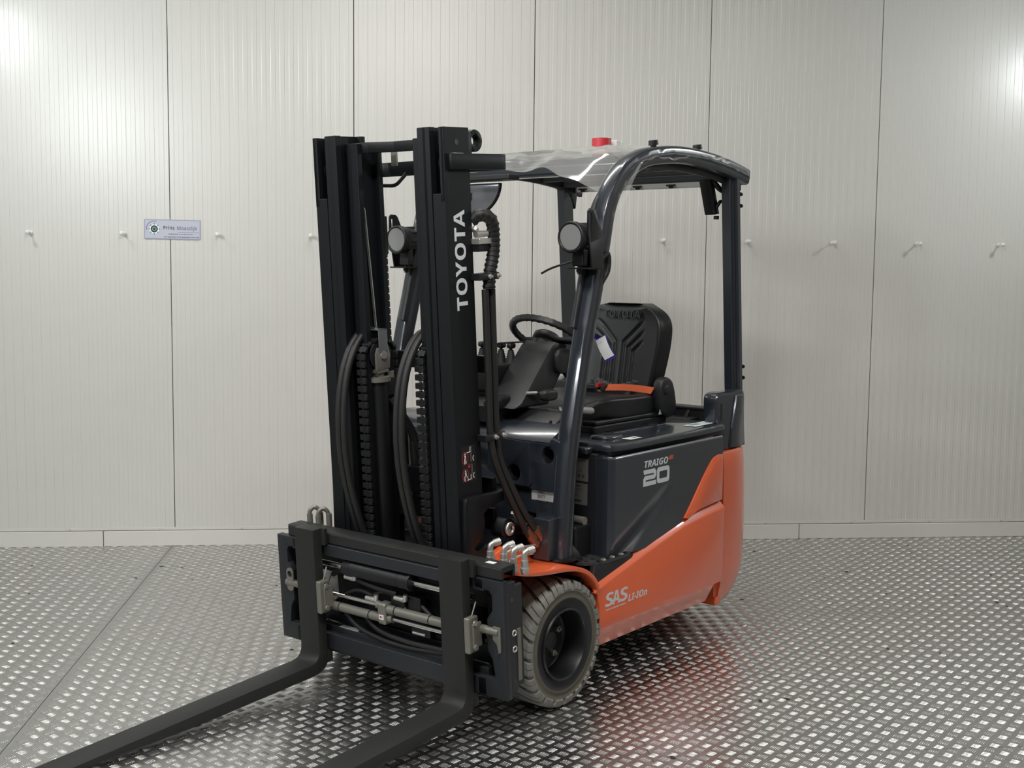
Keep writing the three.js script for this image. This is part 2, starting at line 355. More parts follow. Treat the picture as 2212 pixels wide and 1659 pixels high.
// ---------------------------------------------------------------- the forklift
const font = await new FontLoader().loadAsync('fonts/droid/droid_sans_bold.typeface.json');
function lettering(text, w, h, mat, parent, o, X, Y, skew = 0, depth = 0.0008, name = 'lettering') {   // o: lower start corner, X reading direction, Y up of the letters
  const g = new TextGeometry(text, { font, size: 1, depth: 1, curveSegments: 5, bevelEnabled: false });
  g.computeBoundingBox(); const b = g.boundingBox; g.translate(-b.min.x, -b.min.y, 0); g.scale(w / (b.max.x - b.min.x), h / (b.max.y - b.min.y), depth);
  if (skew) g.applyMatrix4(new THREE.Matrix4().makeShear(0, 0, skew, 0, 0, 0));
  const Z = X.clone().cross(Y); g.applyMatrix4(new THREE.Matrix4().makeBasis(X, Y, Z).setPosition(o));
  return obj(name, g, mat, parent, 'lettering');
}
function decal(name, tex, w, h, parent, c, X, Y, rough = 0.45, label) {   // thin printed plate centred at c
  const g = new THREE.PlaneGeometry(w, h), Z = X.clone().cross(Y);
  g.applyMatrix4(new THREE.Matrix4().makeBasis(X, Y, Z).setPosition(c));
  return obj(name, g, std(lin(1, 1, 1), rough, 0, { map: tex }), parent, label);
}
const SIDE_X = V3(-1, 0, 0), UP = V3(0, 1, 0), FRONT_X = V3(0, 0, -1);
const truck = grp('forklift', scene);
tag(truck, 'orange and slate grey three-wheel electric forklift with black mast and forks', 'forklift');
const AA = 0.76825; truck.rotation.y = Math.atan2(-Math.cos(AA), -Math.sin(AA));
const both = f => [f(1), f(-1)];

// --- wheels
function wheelGeo() {
  const R = 0.229, W = 0.1;
  return {
    carcass: lathe([[0.150, -W + 0.01], [0.19, -W], [0.205, -W + 0.004], [0.216, -0.085], [0.217, 0], [0.216, 0.085], [0.205, W - 0.006], [0.192, W - 0.003]], 72),
    band: lathe([[0.192, W - 0.003], [0.186, W - 0.006], [0.176, W - 0.006], [0.171, W - 0.002], [0.166, W - 0.004]], 72),
    wall: lathe([[0.166, W - 0.004], [0.155, W - 0.010], [0.140, W - 0.013], [0.131, W - 0.012]], 72),
    rim: lathe([[0.132, W - 0.010], [0.131, W - 0.001], [0.126, W + 0.001], [0.1215, W - 0.004], [0.118, W - 0.02], [0.112, W - 0.05], [0.110, W - 0.085], [0.104, W - 0.096], [0.06, W - 0.100], [0.045, W - 0.100], [0.0, W - 0.100]], 64),
    hub: lathe([[0.034, W - 0.102], [0.034, W - 0.072], [0.031, W - 0.066], [0, W - 0.064]], 32),
  };
}
const tb = [];                                       // one tread block per variant: shoulder lug that sweeps to the middle, with a notch
function treadBlock(side, sipe) {
  const prof = [[0.003, 0.229], [0.03, 0.229], [0.06, 0.229], [0.082, 0.227], [0.094, 0.222], [0.0995, 0.213], [0.1005, 0.200]];
  const gs = [];
  const piece = (k0, k1, f0, f1) => {                 // between profile stations k0..k1 and angular fractions f0..f1
    const pos = [], idx = [], nA_ = 4, st = prof.slice(k0, k1 + 1);
    const at = (i, j, inner) => {
      const [w, r0] = st[j], r = inner ? Math.min(r0 - 0.014, 0.214) : r0, sweep = (0.1 - w) / 0.1 * 0.26 * 1.0;
      const wdt = 0.235 - 0.03 * (w < 0.05 ? 0 : (w - 0.05) / 0.05);
      const th = (f0 + (f1 - f0) * i / nA_) * wdt + sweep;
      return [r * Math.cos(th * side), r * Math.sin(th * side), inner && j === st.length - 1 ? w - 0.012 : w];
    };
    const push = q => { pos.push(q[0], q[1], -q[2] * side); return pos.length / 3 - 1; };
    const n = st.length;
    const quad = (a, b, c, d) => { const i = [a, b, c, d].map(push); idx.push(i[0], i[1], i[2], i[0], i[2], i[3]); };
    for (let j = 0; j + 1 < n; j++) for (let i = 0; i < nA_; i++) quad(at(i, j), at(i + 1, j), at(i + 1, j + 1), at(i, j + 1));
    for (const i of [0, nA_]) for (let j = 0; j + 1 < n; j++) quad(at(i, j), at(i, j + 1), at(i, j + 1, true), at(i, j, true));
    for (const j of [0, n - 1]) for (let i = 0; i < nA_; i++) quad(at(i, j), at(i + 1, j), at(i + 1, j, true), at(i, j, true));
    const g = new THREE.BufferGeometry(); g.setAttribute('position', new THREE.Float32BufferAttribute(pos, 3)); g.setIndex(idx); return toCreasedNormals(mergeVertices(g, 1e-5), 0.5);
  };
  gs.push(piece(0, 2, 0, 1), piece(2, 6, 0, sipe), piece(2, 6, sipe + 0.07, 1));
  return join(gs);
}
const blockOut = treadBlock(1, 0.46), blockIn = treadBlock(-1, 0.46);
const WG = wheelGeo();
function wheel(name, u, v, side, turn = 0) {
  const g = grp(name, truck); g.position.copy(P(u, 0.2290, v)); g.rotation.y = side > 0 ? 0 : Math.PI;
  obj('tyre', WG.carcass, M.tyre, g, 'grey rubber tyre'); obj('sidewall_band', WG.band, M.tyreBand, g, 'brownish moulded sidewall ring'); obj('sidewall', WG.wall, M.tyreDark, g, 'dark inner sidewall');
  obj('wheel_rim', WG.rim, M.black, g, 'black dished rim'); obj('hub_cap', WG.hub, M.greyMatt, g);
  for (let k = 0; k < 5; k++) { const t = k / 5 * Math.PI * 2 + 0.3; const c = V3(0.074 * Math.cos(t), 0.074 * Math.sin(t), -0.0005); obj('wheel_nut', [hex(c, V3(0, 0, -1), 0.0125, 0.016), cyl(c.clone(), c.clone().add(V3(0, 0, -0.024)), 0.007, 0.006, 10)], M.zinc, g); }
  const N = 21;
  for (let k = 0; k < N; k++) for (const [gg, off] of [[blockOut, 0], [blockIn, 0.5]]) {
    const m = shade(new THREE.Mesh(gg, M.tyre)); m.name = 'tread_block'; m.rotation.z = (k + off) / N * Math.PI * 2 + turn; g.add(m);
  }
  const s = canvasTex(512, 96, (x, w, h) => { x.fillStyle = '#5b564a'; x.fillRect(0, 0, w, h); x.fillStyle = '#74705f'; x.font = 'bold 60px sans-serif'; x.fillText('200/50-10', 90, 70); });
  return g;
}
wheel('front_wheel', 0, 0.4545, 1); wheel('front_wheel', 0, -0.4545, -1, 0.1);
{ // twin steered wheel under the counterweight
  const g = grp('steer_wheel', truck); g.position.copy(P(-1.36, 0.225, 0));
  obj('tyre', [lathe([[0.10, -0.17], [0.2, -0.17], [0.224, -0.155], [0.225, -0.03], [0.21, -0.015], [0.21, 0.015], [0.225, 0.03], [0.224, 0.155], [0.2, 0.17], [0.10, 0.17]], 40)], M.tyre, g);
  obj('wheel_rim', [lathe([[0, -0.165], [0.1, -0.165], [0.1, 0.165], [0, 0.165]], 24)], M.black, g);
}

// --- chassis
obj('chassis', [box(-1.19, -0.34, 0.13, 0.86, -0.44, 0.44), box(-0.35, 0.06, 0.30, 0.50, -0.33, 0.33), box(-0.36, -0.2, 0.16, 0.44, -0.47, 0.47)], M.black, truck);
obj('front_axle', [box(-0.14, 0.13, 0.12, 0.36, -0.33, 0.33, 0.02), cyl(P(0, 0.229, -0.40), P(0, 0.229, 0.40), 0.085, 0.085, 28)], M.black, truck);
for (const s of [1, -1]) obj('axle_bracket', ext([[0.0, 0.46], [0.24, 0.46], [0.235, 0.49], [0.18, 0.555], [0.12, 0.575], [0.02, 0.545], [-0.05, 0.50], [-0.05, 0.46]], s * 0.335, s * 0.365, 0.004), M.orange, truck, 'orange mast pivot bracket');
// side skirts: sloping top, chamfered foot
for (const s of [1, -1]) {
  const top = [[-0.186, 0.403], [-0.31, 0.433], [-0.433, 0.461], [-0.62, 0.503], [-0.826, 0.545], [-0.99, 0.563], [-1.166, 0.576]];
  const poly = [...top, [-1.166, 0.228], [-0.217, 0.228], [-0.224, 0.270], [-0.221, 0.320], [-0.208, 0.365]];
  const foot = [[0.470, 0.222], [0.470, 0.147], [0.503, 0.147], [0.544, 0.228], [0.542, 0.234]];
  const fu = extrude(foot.map(p => [p[0] * s, p[1]]), 0.865, 0.0, []); fu.rotateY(Math.PI / 2); fu.translate(-1.09, 0, 0);
  const edge = grid((a, b) => { const k = Math.min(top.length - 1.0001, a * (top.length - 1)), i = k | 0, f = k - i, u = top[i][0] * (1 - f) + top[i + 1][0] * f, y = top[i][1] * (1 - f) + top[i + 1][1] * f; const [dv, dy] = [[0.544, -0.030], [0.5425, -0.024], [0.5225, -0.001], [0.514, 0.003], [0.49, 0.003]][Math.round(b * 4)]; return P(u, y + dy, s * dv); }, 24, 4);
  const sk = obj('side_skirt', [ext([...top.map(p => [p[0], p[1] - 0.027]), ...poly.slice(top.length)], s * 0.47, s * 0.544, 0.003), edge, fu], M.orange, truck, 'orange lower side panel');
  if (s > 0) {
    lettering('S', 0.050, 0.052, M.letter, sk, P(-0.2585, 0.3055, 0.5442), SIDE_X, UP, 0.12);
    lettering('A', 0.052, 0.052, M.letter, sk, P(-0.3060, 0.3055, 0.5442), SIDE_X, UP, 0.05);
    lettering('S', 0.050, 0.052, M.letter, sk, P(-0.3570, 0.3055, 0.5442), SIDE_X, UP, 0.12);
    lettering('System of Active Stability', 0.137, 0.0075, M.letter, sk, P(-0.262, 0.2895, 0.5442), SIDE_X, UP, 0.1);
    lettering('LI-IOn', 0.132, 0.027, M.letter, sk, P(-0.416, 0.2955, 0.5442), SIDE_X, UP, 0.25);
    obj('panel_seam', box(-0.462, -0.4605, 0.245, 0.40, 0.5425, 0.5446, 0.0002), M.orange, sk);
  }
  // small fin that carries the skirt colour up to the counterweight
  const fin = smoothPts([[-0.831, 0.549], [-0.89, 0.605], [-0.958, 0.676], [-1.03, 0.745], [-1.075, 0.779], [-1.12, 0.790]], 16);
  obj('fin_panel', ext([...fin, [-1.166, 0.788], [-1.166, 0.579], [-1.0, 0.566]], s * 0.46, s * 0.543, 0.026), M.orange, truck, 'orange triangular panel');
}
{ // counterweight: plan outline lofted over its height
  const half = new THREE.CatmullRomCurve3([V3(-1.186, 0, 0.527), V3(-1.30, 0, 0.524), V3(-1.41, 0, 0.506), V3(-1.50, 0, 0.462), V3(-1.575, 0, 0.385), V3(-1.625, 0, 0.26), V3(-1.645, 0, 0.12), V3(-1.65, 0, 0)], false, 'centripetal').getPoints(28);
  const out = [...half.map(p => [p.x, p.z]), ...half.slice(0, -1).reverse().map(p => [p.x, -p.z])];
  const lev = [[0.105, 0.19, 0.05], [0.115, 0.165, 0.03], [0.15, 0.105, 0.016], [0.20, 0.05, 0.006], [0.25, 0.016, 0.001], [0.29, 0.003, 0.0], [0.45, 0, 0], [0.60, 0.002, 0], [0.72, 0.012, 0.003], [0.772, 0.022, 0.006], [0.784, 0.034, 0.015]];
  const rings = lev.map(([y, iu, iv]) => out.map(([u, v]) => P(-1.186 + (u + 1.186) * (1 - iu / 0.464), y, v * (1 - iv / 0.527))));
  obj('counterweight', loft(rings, true, true, 0.9), M.orange, truck, 'orange rounded rear counterweight');
  obj('counterweight_lip', both(s => box(-1.20, -1.155, 0.112, 0.150, s * 0.46, s * 0.520, 0.010)), M.orange, truck);
  obj('counterweight_joint', both(s => box(-1.19, -1.16, 0.14, 0.77, s * 0.42, s * 0.505, 0.002)), M.orange, truck);
}
// --- battery door with the scooped panel
for (const s of [1, -1]) {
  const yb = u => u > -0.826 ? 0.403 + (-0.186 - u) * (0.545 - 0.403) / 0.640 - 0.012 : (u > -1.1 ? THREE.MathUtils.lerp(0.535, 0.77, Math.min(1, (-0.826 - u) / 0.26)) : 0.775);
  const yt = 0.862;
  const g = grid((a, b) => {
    const u = -0.317 - a * 0.848, lo = Math.max(yb(u), 0.478), y = lo + (yt - lo) * b;
    // crease runs from (-0.758, 0.715) down to (-0.50, 0.49)
    const t = Math.max(0, Math.min(1.15, (0.715 - y) / 0.225)), cu = -0.758 + 0.20 * t + 0.075 * t * t, L = 0.05 + 0.22 * t, d = u - cu;
    let dep = 0;
    if (d > -0.02 && t > 0) { const e = Math.min(1, (d + 0.02) / (0.05 + 0.03 * t)), f = Math.max(0, 1 - Math.max(0, d - 0.03) / L); dep = 0.034 * Math.pow(t, 0.9) * e * e * (3 - 2 * e) * f * f * (3 - 2 * f); }
    const ef = Math.max(0, 1 - (-0.317 - u) / 0.022), et = Math.max(0, 1 - (yt - y) / 0.012);
    return P(u, y, s * (0.530 - dep - 0.020 * (1 - Math.sqrt(Math.max(0, 1 - ef * ef))) - 0.008 * et * et));
  }, 110, 60);
  const dr = obj('battery_door', [g, ext([[-0.318, 0.478], [-0.318, 0.861], [-1.165, 0.861], [-1.165, 0.77], [-0.83, 0.52], [-0.55, 0.478]], s * 0.45, s * 0.482, 0.004), box(-0.36, -0.317, 0.478, 0.858, s * 0.447, s * 0.511, 0.006)], M.grey, truck, 'slate grey battery side door');
  if (s > 0) {
    lettering('TRAIGO', 0.176, 0.027, M.letter, dr, P(-0.530, 0.7965, 0.5305), SIDE_X, UP, 0.22);
    const g20 = (x, pts, holes) => { const q = extrude(pts, 0.0008, 0, holes); q.applyMatrix4(new THREE.Matrix4().makeBasis(SIDE_X, UP, V3(0, 0, -1)).setPosition(P(x, 0.7235, 0.5305))); return q; };
    const W2 = 0.094, H2 = 0.064, k = 0.017;
    obj('lettering', [g20(-0.528, [[0, 0], [W2, 0], [W2, k], [k, k], [k, 0.024], [W2 - 0.012, 0.024], [W2, 0.034], [W2, H2 - 0.012], [W2 - 0.012, H2], [0.0, H2], [0.004, H2 - k], [W2 - k, H2 - k], [W2 - k, 0.0405], [0.012, 0.0405], [0, 0.030]]),
      g20(-0.628, rrect(0, W2, 0, H2, 0.014), [rrect(k, W2 - k, k, H2 - k, 0.006).reverse()])], M.letter, dr, 'large number');
    lettering('48', 0.034, 0.017, M.orange, dr, P(-0.712, 0.8085, 0.5305), SIDE_X, UP, 0.2);
  }
}
// --- hood
{
  const outline = smoothPts([[-0.345, 0.46], [-0.36, 0.492], [-0.40, 0.505], [-0.80, 0.508], [-1.18, 0.508], [-1.225, 0.50], [-1.238, 0.46]], 30);
  const ring = [...outline, ...outline.slice().reverse().map(p => [p[0], -p[1]])];
  const lv = [[0.872, 0.985], [0.876, 1.0], [0.885, 1.004], [0.895, 0.998], [0.9015, 0.982], [0.903, 0.96]];
  const cx = -0.79;
  const hd = obj('hood', [loft(lv.map(([y, k]) => ring.map(([u, v]) => P(cx + (u - cx) * (0.5 + k / 2), y + Math.max(0, (-0.9 - u)) * 0.012, v * k))), true, true, 0.6),
    box(-0.345, -0.30, 0.862, 0.890, -0.40, 0.42, 0.01), soft(-0.50, 0.904, 0.375, 0.065, 0.017, 0.05, 0.55)], M.grey, truck, 'slate grey battery hood');
  obj('hood_gasket', box(-1.22, -0.35, 0.858, 0.874, -0.485, 0.492, 0.002), M.black, hd);
  obj('hood_rail', [box(-1.02, -0.55, 0.900, 0.909, 0.30, 0.33, 0.004), box(-1.0, -0.93, 0.9, 0.913, 0.29, 0.345, 0.004)], M.grey, hd);
  decal('hood_sticker', canvasTex(128, 64, (x) => { x.fillStyle = '#e9e9e6'; x.fillRect(0, 0, 128, 64); x.fillStyle = '#222'; x.fillRect(70, 16, 34, 26); x.fillStyle = '#b33'; x.fillRect(76, 20, 14, 12); }), 0.085, 0.042, hd, P(-0.565, 0.9045, 0.452), V3(-1, 0, 0), V3(0, 0, 1), 0.5, 'white sticker');
  decal('hood_sticker', canvasTex(192, 96, (x) => { x.fillStyle = '#dfe9ea'; x.fillRect(0, 0, 192, 96); x.fillStyle = '#6f9a97'; x.fillRect(24, 8, 84, 44); x.fillStyle = '#8fb5b4'; x.fillRect(40, 52, 60, 12); x.fillStyle = '#9ab'; for (let i = 0; i < 4; i++) x.fillRect(124, 20 + i * 16, 50, 6); }), 0.17, 0.062, hd, P(-1.115, 0.908, 0.44), V3(-1, 0.012, 0).normalize(), V3(0, 0, 1), 0.5, 'pale green printed sticker');
}
// --- open tray behind the seat
obj('rear_tray', [box(-1.42, -1.36, 0.80, 0.945, -0.42, 0.40, 0.006), box(-1.44, -1.355, 0.935, 0.948, -0.44, 0.40, 0.005), box(-1.36, -1.18, 0.86, 0.905, -0.40, 0.30, 0.004), ext([[-1.36, 0.86], [-1.30, 0.86], [-1.36, 0.94]], 0.235, 0.25, 0.003), ext([[-1.36, 0.86], [-1.30, 0.86], [-1.36, 0.94]], -0.25, -0.235, 0.003)], M.plastic, truck, 'black storage tray behind the seat');
// --- front fender, step and floor
for (const s of [1, -1]) {
  const up = smoothPts([[0.30, 0.556], [0.22, 0.536], [0.12, 0.521], [0.02, 0.512], [-0.06, 0.500], [-0.13, 0.475], [-0.185, 0.435], [-0.212, 0.398]], 28);
  const dn = []; for (let i = up.length - 1; i >= 0; i--) { const a = up[Math.max(0, i - 1)], b = up[Math.min(up.length - 1, i + 1)], l = Math.hypot(b[0] - a[0], b[1] - a[1]); dn.push([up[i][0] + (b[1] - a[1]) / l * 0.018, up[i][1] - (b[0] - a[0]) / l * -0.018]); }
  const low = up.map((p, i) => { const a = up[Math.max(0, i - 1)], b = up[Math.min(up.length - 1, i + 1)], l = Math.hypot(b[0] - a[0], b[1] - a[1]); return [p[0] - (-(b[1] - a[1]) / l) * -0.018, p[1] - 0.018 * Math.abs((b[0] - a[0]) / l)]; }).reverse();
  obj('fender', [ext([...up, ...low], s * 0.33, s * 0.552, 0.004), box(-0.20, 0.05, 0.30, 0.49, s * 0.325, s * 0.338, 0.002)], M.orange, truck, 'orange wheel arch plate');
  // step
  const st = grp('step', truck, 'black perforated step');
  const plan = [[-0.165, 0.36], [-0.19, 0.49], [-0.23, 0.525], [-0.30, 0.533], [-0.40, 0.533], [-0.455, 0.527], [-0.475, 0.50], [-0.475, 0.36]];
  const holes = []; for (let i = 0; i < 6; i++) for (let j = 0; j < 3; j++) { const u = -0.215 - i * 0.045 - (j % 2) * 0.02, v = 0.395 + j * 0.045; if (u > -0.455) holes.push(circlePts(u, v * s, 0.0105, 12).map(p => p)); }
  const pl = plan.map(p => [p[0], p[1] * s]); if (s < 0) pl.reverse();
  const top = extrude(pl, 0.012, 0.0, holes); top.rotateX(-Math.PI / 2); top.translate(0, 0.468, 0);
  obj('step_plate', top, M.stepPlate, st);
  obj('step_skirt', [ext([[-0.19, 0.395], [-0.21, 0.47], [-0.47, 0.47], [-0.46, 0.455], [-0.40, 0.44]], s * 0.505, s * 0.53, 0.004)], M.plastic, st);
  for (let k = 0; k < 7; k++) obj('step_tooth', box(-0.235 - k * 0.03, -0.249 - k * 0.03, 0.478, 0.486, s * 0.515, s * 0.531, 0.002), k % 2 ? M.zinc : M.black, st);
  obj('step_well', box(-0.475, -0.16, 0.40, 0.44, s * 0.34, s * 0.50, 0.003), M.black, st);
}
// --- overhead guard
const guard = grp('overhead_guard', truck, 'slate grey overhead guard');
const railPath = [[-0.102, 0.512], [-0.113, 0.70], [-0.130, 0.89], [-0.168, 1.09], [-0.215, 1.29], [-0.270, 1.49], [-0.318, 1.68], [-0.345, 1.785], [-0.388, 1.865], [-0.465, 1.937], [-0.585, 1.990], [-0.69, 2.011], [-0.85, 2.026], [-1.03, 2.025], [-1.22, 2.010], [-1.36, 1.990], [-1.425, 1.978]];
const rp = smoothPts(railPath, 70);
for (const s of [1, -1]) {
  const path = rp.map(([u, y]) => [u, y, y < 1.2 ? 0.062 : y < 1.7 ? 0.062 + (y - 1.2) * 0.02 : 0.07]);
  obj('guard_rail', sweepUY(path, s * 0.452, 0.068, 0.066, 0.014), M.grey, guard);
  obj('rail_groove', sweepUY(rp.map(([u, y]) => [u, y, 0.018]), s * 0.452 , 0.018, 0.0675, 0.002), M.greyMatt, guard);
  obj('rail_lip', sweepUY(rp.filter(p => p[1] > 1.35).map(([u, y], i, A) => { const a = A[Math.max(0, i - 1)], b = A[Math.min(A.length - 1, i + 1)], l = Math.hypot(b[0] - a[0], b[1] - a[1]); return [u + (-(b[1] - a[1]) / l) * -0.045 * -1 * -1, y - Math.abs((b[0] - a[0]) / l) * 0.045]; }), s * 0.430, 0.03, 0.02, 0.004), M.greyMatt, guard);
  // foot of the front pillar
  obj('pillar_foot', [box(-0.12, -0.02, 0.512, 0.662, s * 0.385, s * 0.455, 0.004), ext([[-0.12, 0.51], [-0.21, 0.475], [-0.22, 0.490], [-0.12, 0.58]], s * 0.44, s * 0.47, 0.003)], M.grey, guard);
  obj('foot_washer', cyl(P(-0.10, 0.505, s * 0.455), P(-0.10, 0.514, s * 0.455), 0.055, 0.055, 24), M.black, guard);
  // rear post: leans forward, ribbed
  const post = y => -1.405 + (y - 1.03) * 0.085;
  const pr = [[-1.44, 0], [1, 0]];
  const sec = [[-0.036, -0.028], [0.036, -0.028], [0.036, 0.010], [0.018, 0.010], [0.014, 0.018], [0.002, 0.018], [-0.002, 0.028], [-0.026, 0.028], [-0.036, 0.016]];
  obj('rear_post', loft([0.80, 1.1, 1.5, 1.985].map(y => sec.map(([a, b]) => P(post(y) + a + 0.008, y, s * (0.452 + b)))), true, true, 0.4), M.grey, guard);
  const pl = smoothPts([[-1.225, 0.782], [-1.212, 0.85], [-1.180, 0.93], [-1.172, 1.015], [-1.187, 1.036], [-1.30, 1.037], [-1.418, 1.035], [-1.430, 0.92], [-1.448, 0.786]], 44);
  obj('post_pedestal', [ext(pl, s * 0.42, s * 0.492, 0.014), ext([[-1.29, 0.79], [-1.30, 0.88], [-1.335, 1.02], [-1.40, 1.02], [-1.41, 0.9], [-1.405, 0.79]], s * 0.42, s * 0.502, 0.008)], M.grey, guard, 'slate grey pedestal of the rear post');
  obj('post_slot', box(-1.222, -1.198, 0.915, 0.995, s * 0.44, s * 0.4925, 0.003), M.black, guard);
  for (const y of [1.09, 1.14, 1.85, 1.90]) obj('post_bolt', cyl(P(post(y) - 0.038, y, s * 0.47), P(post(y) - 0.05, y, s * 0.47), 0.009, 0.008, 10), M.black, guard);
  if (s > 0) for (const i of [0, 1]) { const u = i ? -1.05 : -0.705, y = i ? 2.060 : 2.047; obj('roof_knob', [cyl(P(u, y - 0.02, s * 0.435), P(u, y + 0.01, s * 0.435), 0.012), cyl(P(u, y + 0.008, s * 0.435), P(u + 0.004, y + 0.026, s * 0.435), 0.021, 0.019, 8)], M.black, guard); }
}
obj('front_header', [box(-0.58, -0.52, 1.935, 1.978, -0.43, 0.43, 0.015)], M.grey, guard);
obj('rear_header', [box(-1.44, -1.37, 1.965, 1.995, -0.44, 0.44, 0.008)], M.grey, guard);
obj('rear_valance', [box(-1.385, -1.375, 1.938, 1.972, -0.43, 0.31, 0.002)], M.greyLight, guard, 'pale grey strip under the rear header');
for (const v of [-0.37, -0.06, 0.12]) obj('valance_knob', [cyl(P(-1.375, 1.945, v), P(-1.36, 1.945, v), 0.008), box(-1.372, -1.358, 1.947, 1.956, v - 0.024, v + 0.024, 0.004)], M.black, guard);
for (let k = 0; k < 5; k++) { const u = -0.62 - k * 0.165, y = 1.975 + 0.03 * Math.sin((k + 0.7) / 5 * 3.0); obj('roof_bar', box(u - 0.014, u + 0.014, y - 0.03, y + 0.025, -0.42, 0.42, 0.006), M.greyMatt, guard); }
obj('roof_side_plate', [ext([[-0.95, 1.978], [-0.95, 2.02], [-1.38, 2.0], [-1.38, 1.962]], -0.425, -0.41, 0.003), ext([[-1.24, 1.972], [-1.25, 1.955], [-1.33, 1.93], [-1.38, 1.86], [-1.40, 1.97]], -0.46, -0.42, 0.004)], M.black, guard);
obj('roof_pane', grid((a, b) => { const u = -0.52 - a * 0.78, v = -0.42 + 0.84 * b; return P(u, 2.032 + 0.022 * Math.sin(Math.PI * (0.12 + 0.8 * a)), v); }, 16, 4), M.poly, guard, 'clear roof pane');
// --- protective film, still draped over the front of the roof
{
  const wob = (s, t) => 0.009 * Math.sin(17 * s + 5 * Math.sin(7 * t)) + 0.007 * Math.sin(31 * t + 9 * s) + 0.004 * Math.sin(63 * s + 40 * t);
  const g = grid((s, t) => {
    const v = -0.49 + 0.985 * t, q = s;
    let u = -0.335 - 0.92 * q, y;
    const base = q < 0.12 ? 1.958 + q / 0.12 * 0.052 : 2.010 + 0.080 * Math.sin(Math.min(1, (q - 0.12) / 0.70) * Math.PI / 2);
    const ed = Math.pow(Math.abs(t - 0.5) * 2, 5);
    y = base - ed * 0.055 + wob(s, t) * (0.35 + 0.65 * (1 - q)) - Math.max(0, 0.16 - q) * 0.75 * Math.pow(t, 4);
    u += 0.02 * Math.sin(9 * t) * (1 - q) - 0.06 * Math.pow(t, 6) * (1 - q);
    return P(u, y, v);
  }, 70, 60);
  const f = obj('roof_film', g, M.film, scene); f.rotation.y = truck.rotation.y; tag(f, 'crumpled clear plastic film draped over the guard roof', 'plastic film');
}
{ // small red and white reel on the roof
  const g = grp('tape_reel', scene); g.rotation.y = truck.rotation.y; tag(g, 'small red and white tape reel lying on the guard roof', 'tape reel');
  obj('reel_core', [cyl(P(-1.27, 2.09, -0.20), P(-1.27, 2.172, -0.20), 0.045, 0.045, 24)], M.red, g);
  obj('reel_wrap', [cyl(P(-1.27, 2.11, -0.20), P(-1.27, 2.125, -0.20), 0.0455, 0.0455, 24)], M.white, g);
  const wr = obj('tape_tail', [box(-1.36, -1.32, 2.09, 2.168, -0.20, -0.15, 0.004), box(-1.375, -1.363, 2.09, 2.16, -0.18, -0.15, 0.002)], M.white, g);
}
// --- half-round mirror under the roof front
{
  const m = grp('rear_view_mirror', truck, 'half-round convex mirror seen from its back');
  const c = [-0.33, 1.902, -0.195], pts = []; for (let i = 0; i <= 24; i++) { const t = Math.PI + i / 24 * Math.PI; pts.push([c[2] + 0.150 * Math.cos(t), c[1] + 0.125 * Math.sin(t)]); }
  obj('mirror_shell', extF(pts, c[0] - 0.018, c[0], 0.004), M.mirrorBack, m);
  const rim = pts.map(p => P(c[0] - 0.008, p[1], p[0])); obj('mirror_rim', [tube(rim, 0.0075, 40, 8)], M.black, m);
  obj('mirror_arm', [bentTube([P(c[0] + 0.006, c[1] - 0.04, c[2] - 0.015), P(c[0] + 0.03, c[1] - 0.015, c[2] - 0.03), P(c[0] + 0.03, c[1] + 0.05, c[2] - 0.03)], 0.010, 0.02), box(c[0] - 0.02, c[0] + 0.05, c[1] + 0.006, c[1] + 0.028, -0.25, 0.045, 0.006), box(c[0] + 0.0, c[0] + 0.012, c[1] - 0.065, c[1] - 0.035, c[2] - 0.04, c[2] + 0.01, 0.003)], M.black, m);
}
// --- work lights
function workLight(name, u, y, v, inner) {
  const g = grp(name, truck, 'round black work light on a slotted bracket');
  const d = V3(1, -0.08, 0).normalize();
  const at = k => P(u, y, v).addScaledVector(d, k);
  const prof = (k0, r0, k1, r1) => cyl(at(k0), at(k1), r0, r1, 28);
  obj('lamp_housing', [prof(-0.085, 0.026, -0.06, 0.040), prof(-0.06, 0.043, 0.0, 0.052), prof(0.0, 0.056, 0.022, 0.056)], M.plastic, g);
  for (let k = 0; k < 8; k++) { const t = k / 8 * Math.PI * 2 + 0.2, o = P(0, 0.045 * Math.cos(t), 0.045 * Math.sin(t)); obj('cooling_fin', cyl(at(-0.07).add(o), at(-0.02).add(o), 0.0055, 0.0065, 6), M.plastic, g); }
  const bez = new THREE.TorusGeometry(0.0515, 0.006, 8, 32); bez.rotateY(Math.PI / 2); bez.translate(...at(0.023).toArray()); obj('lamp_bezel', bez, M.black, g);
  obj('lamp_lens', [prof(0.012, 0.0475, 0.0245, 0.0465)], M.lens, g, 'clear patterned lens');
  obj('lamp_yoke', [box(u - 0.05, u - 0.02, y - 0.105, y - 0.045, v - 0.025, v + 0.025, 0.004), cyl(P(u - 0.035, y - 0.135, v), P(u - 0.035, y - 0.1, v), 0.008), cyl(P(u - 0.035, y - 0.128, v), P(u - 0.035, y - 0.116, v), 0.013, 0.013, 6)], M.black, g);
  // slotted bracket plate: stands along the truck beside the pillar
  const o = inner;
  const plate = [[-0.095, -0.112], [-0.025, -0.112], [-0.01, -0.02], [0.005, 0.01], [0.005, 0.092], [-0.004, 0.102], [-0.030, 0.102], [-0.042, 0.094], [-0.098, 0.0]].map(p => [u + p[0], y + p[1]]);
  obj('lamp_bracket', [ext(plate, o - 0.003, o + 0.003, 0.001, [rrect(u - 0.016, u - 0.006, y - 0.02, y + 0.085, 0.004).reverse()]), box(u - 0.095, u + 0.0, y - 0.116, y - 0.110, Math.min(v - 0.03, o), Math.max(v + 0.03, o), 0.001)], M.black, g);
  return g;
}
workLight('work_light', -0.165, 1.678, 0.445, 0.505);
{ const g = workLight('work_light', -0.165, 1.678, -0.425, -0.485); }
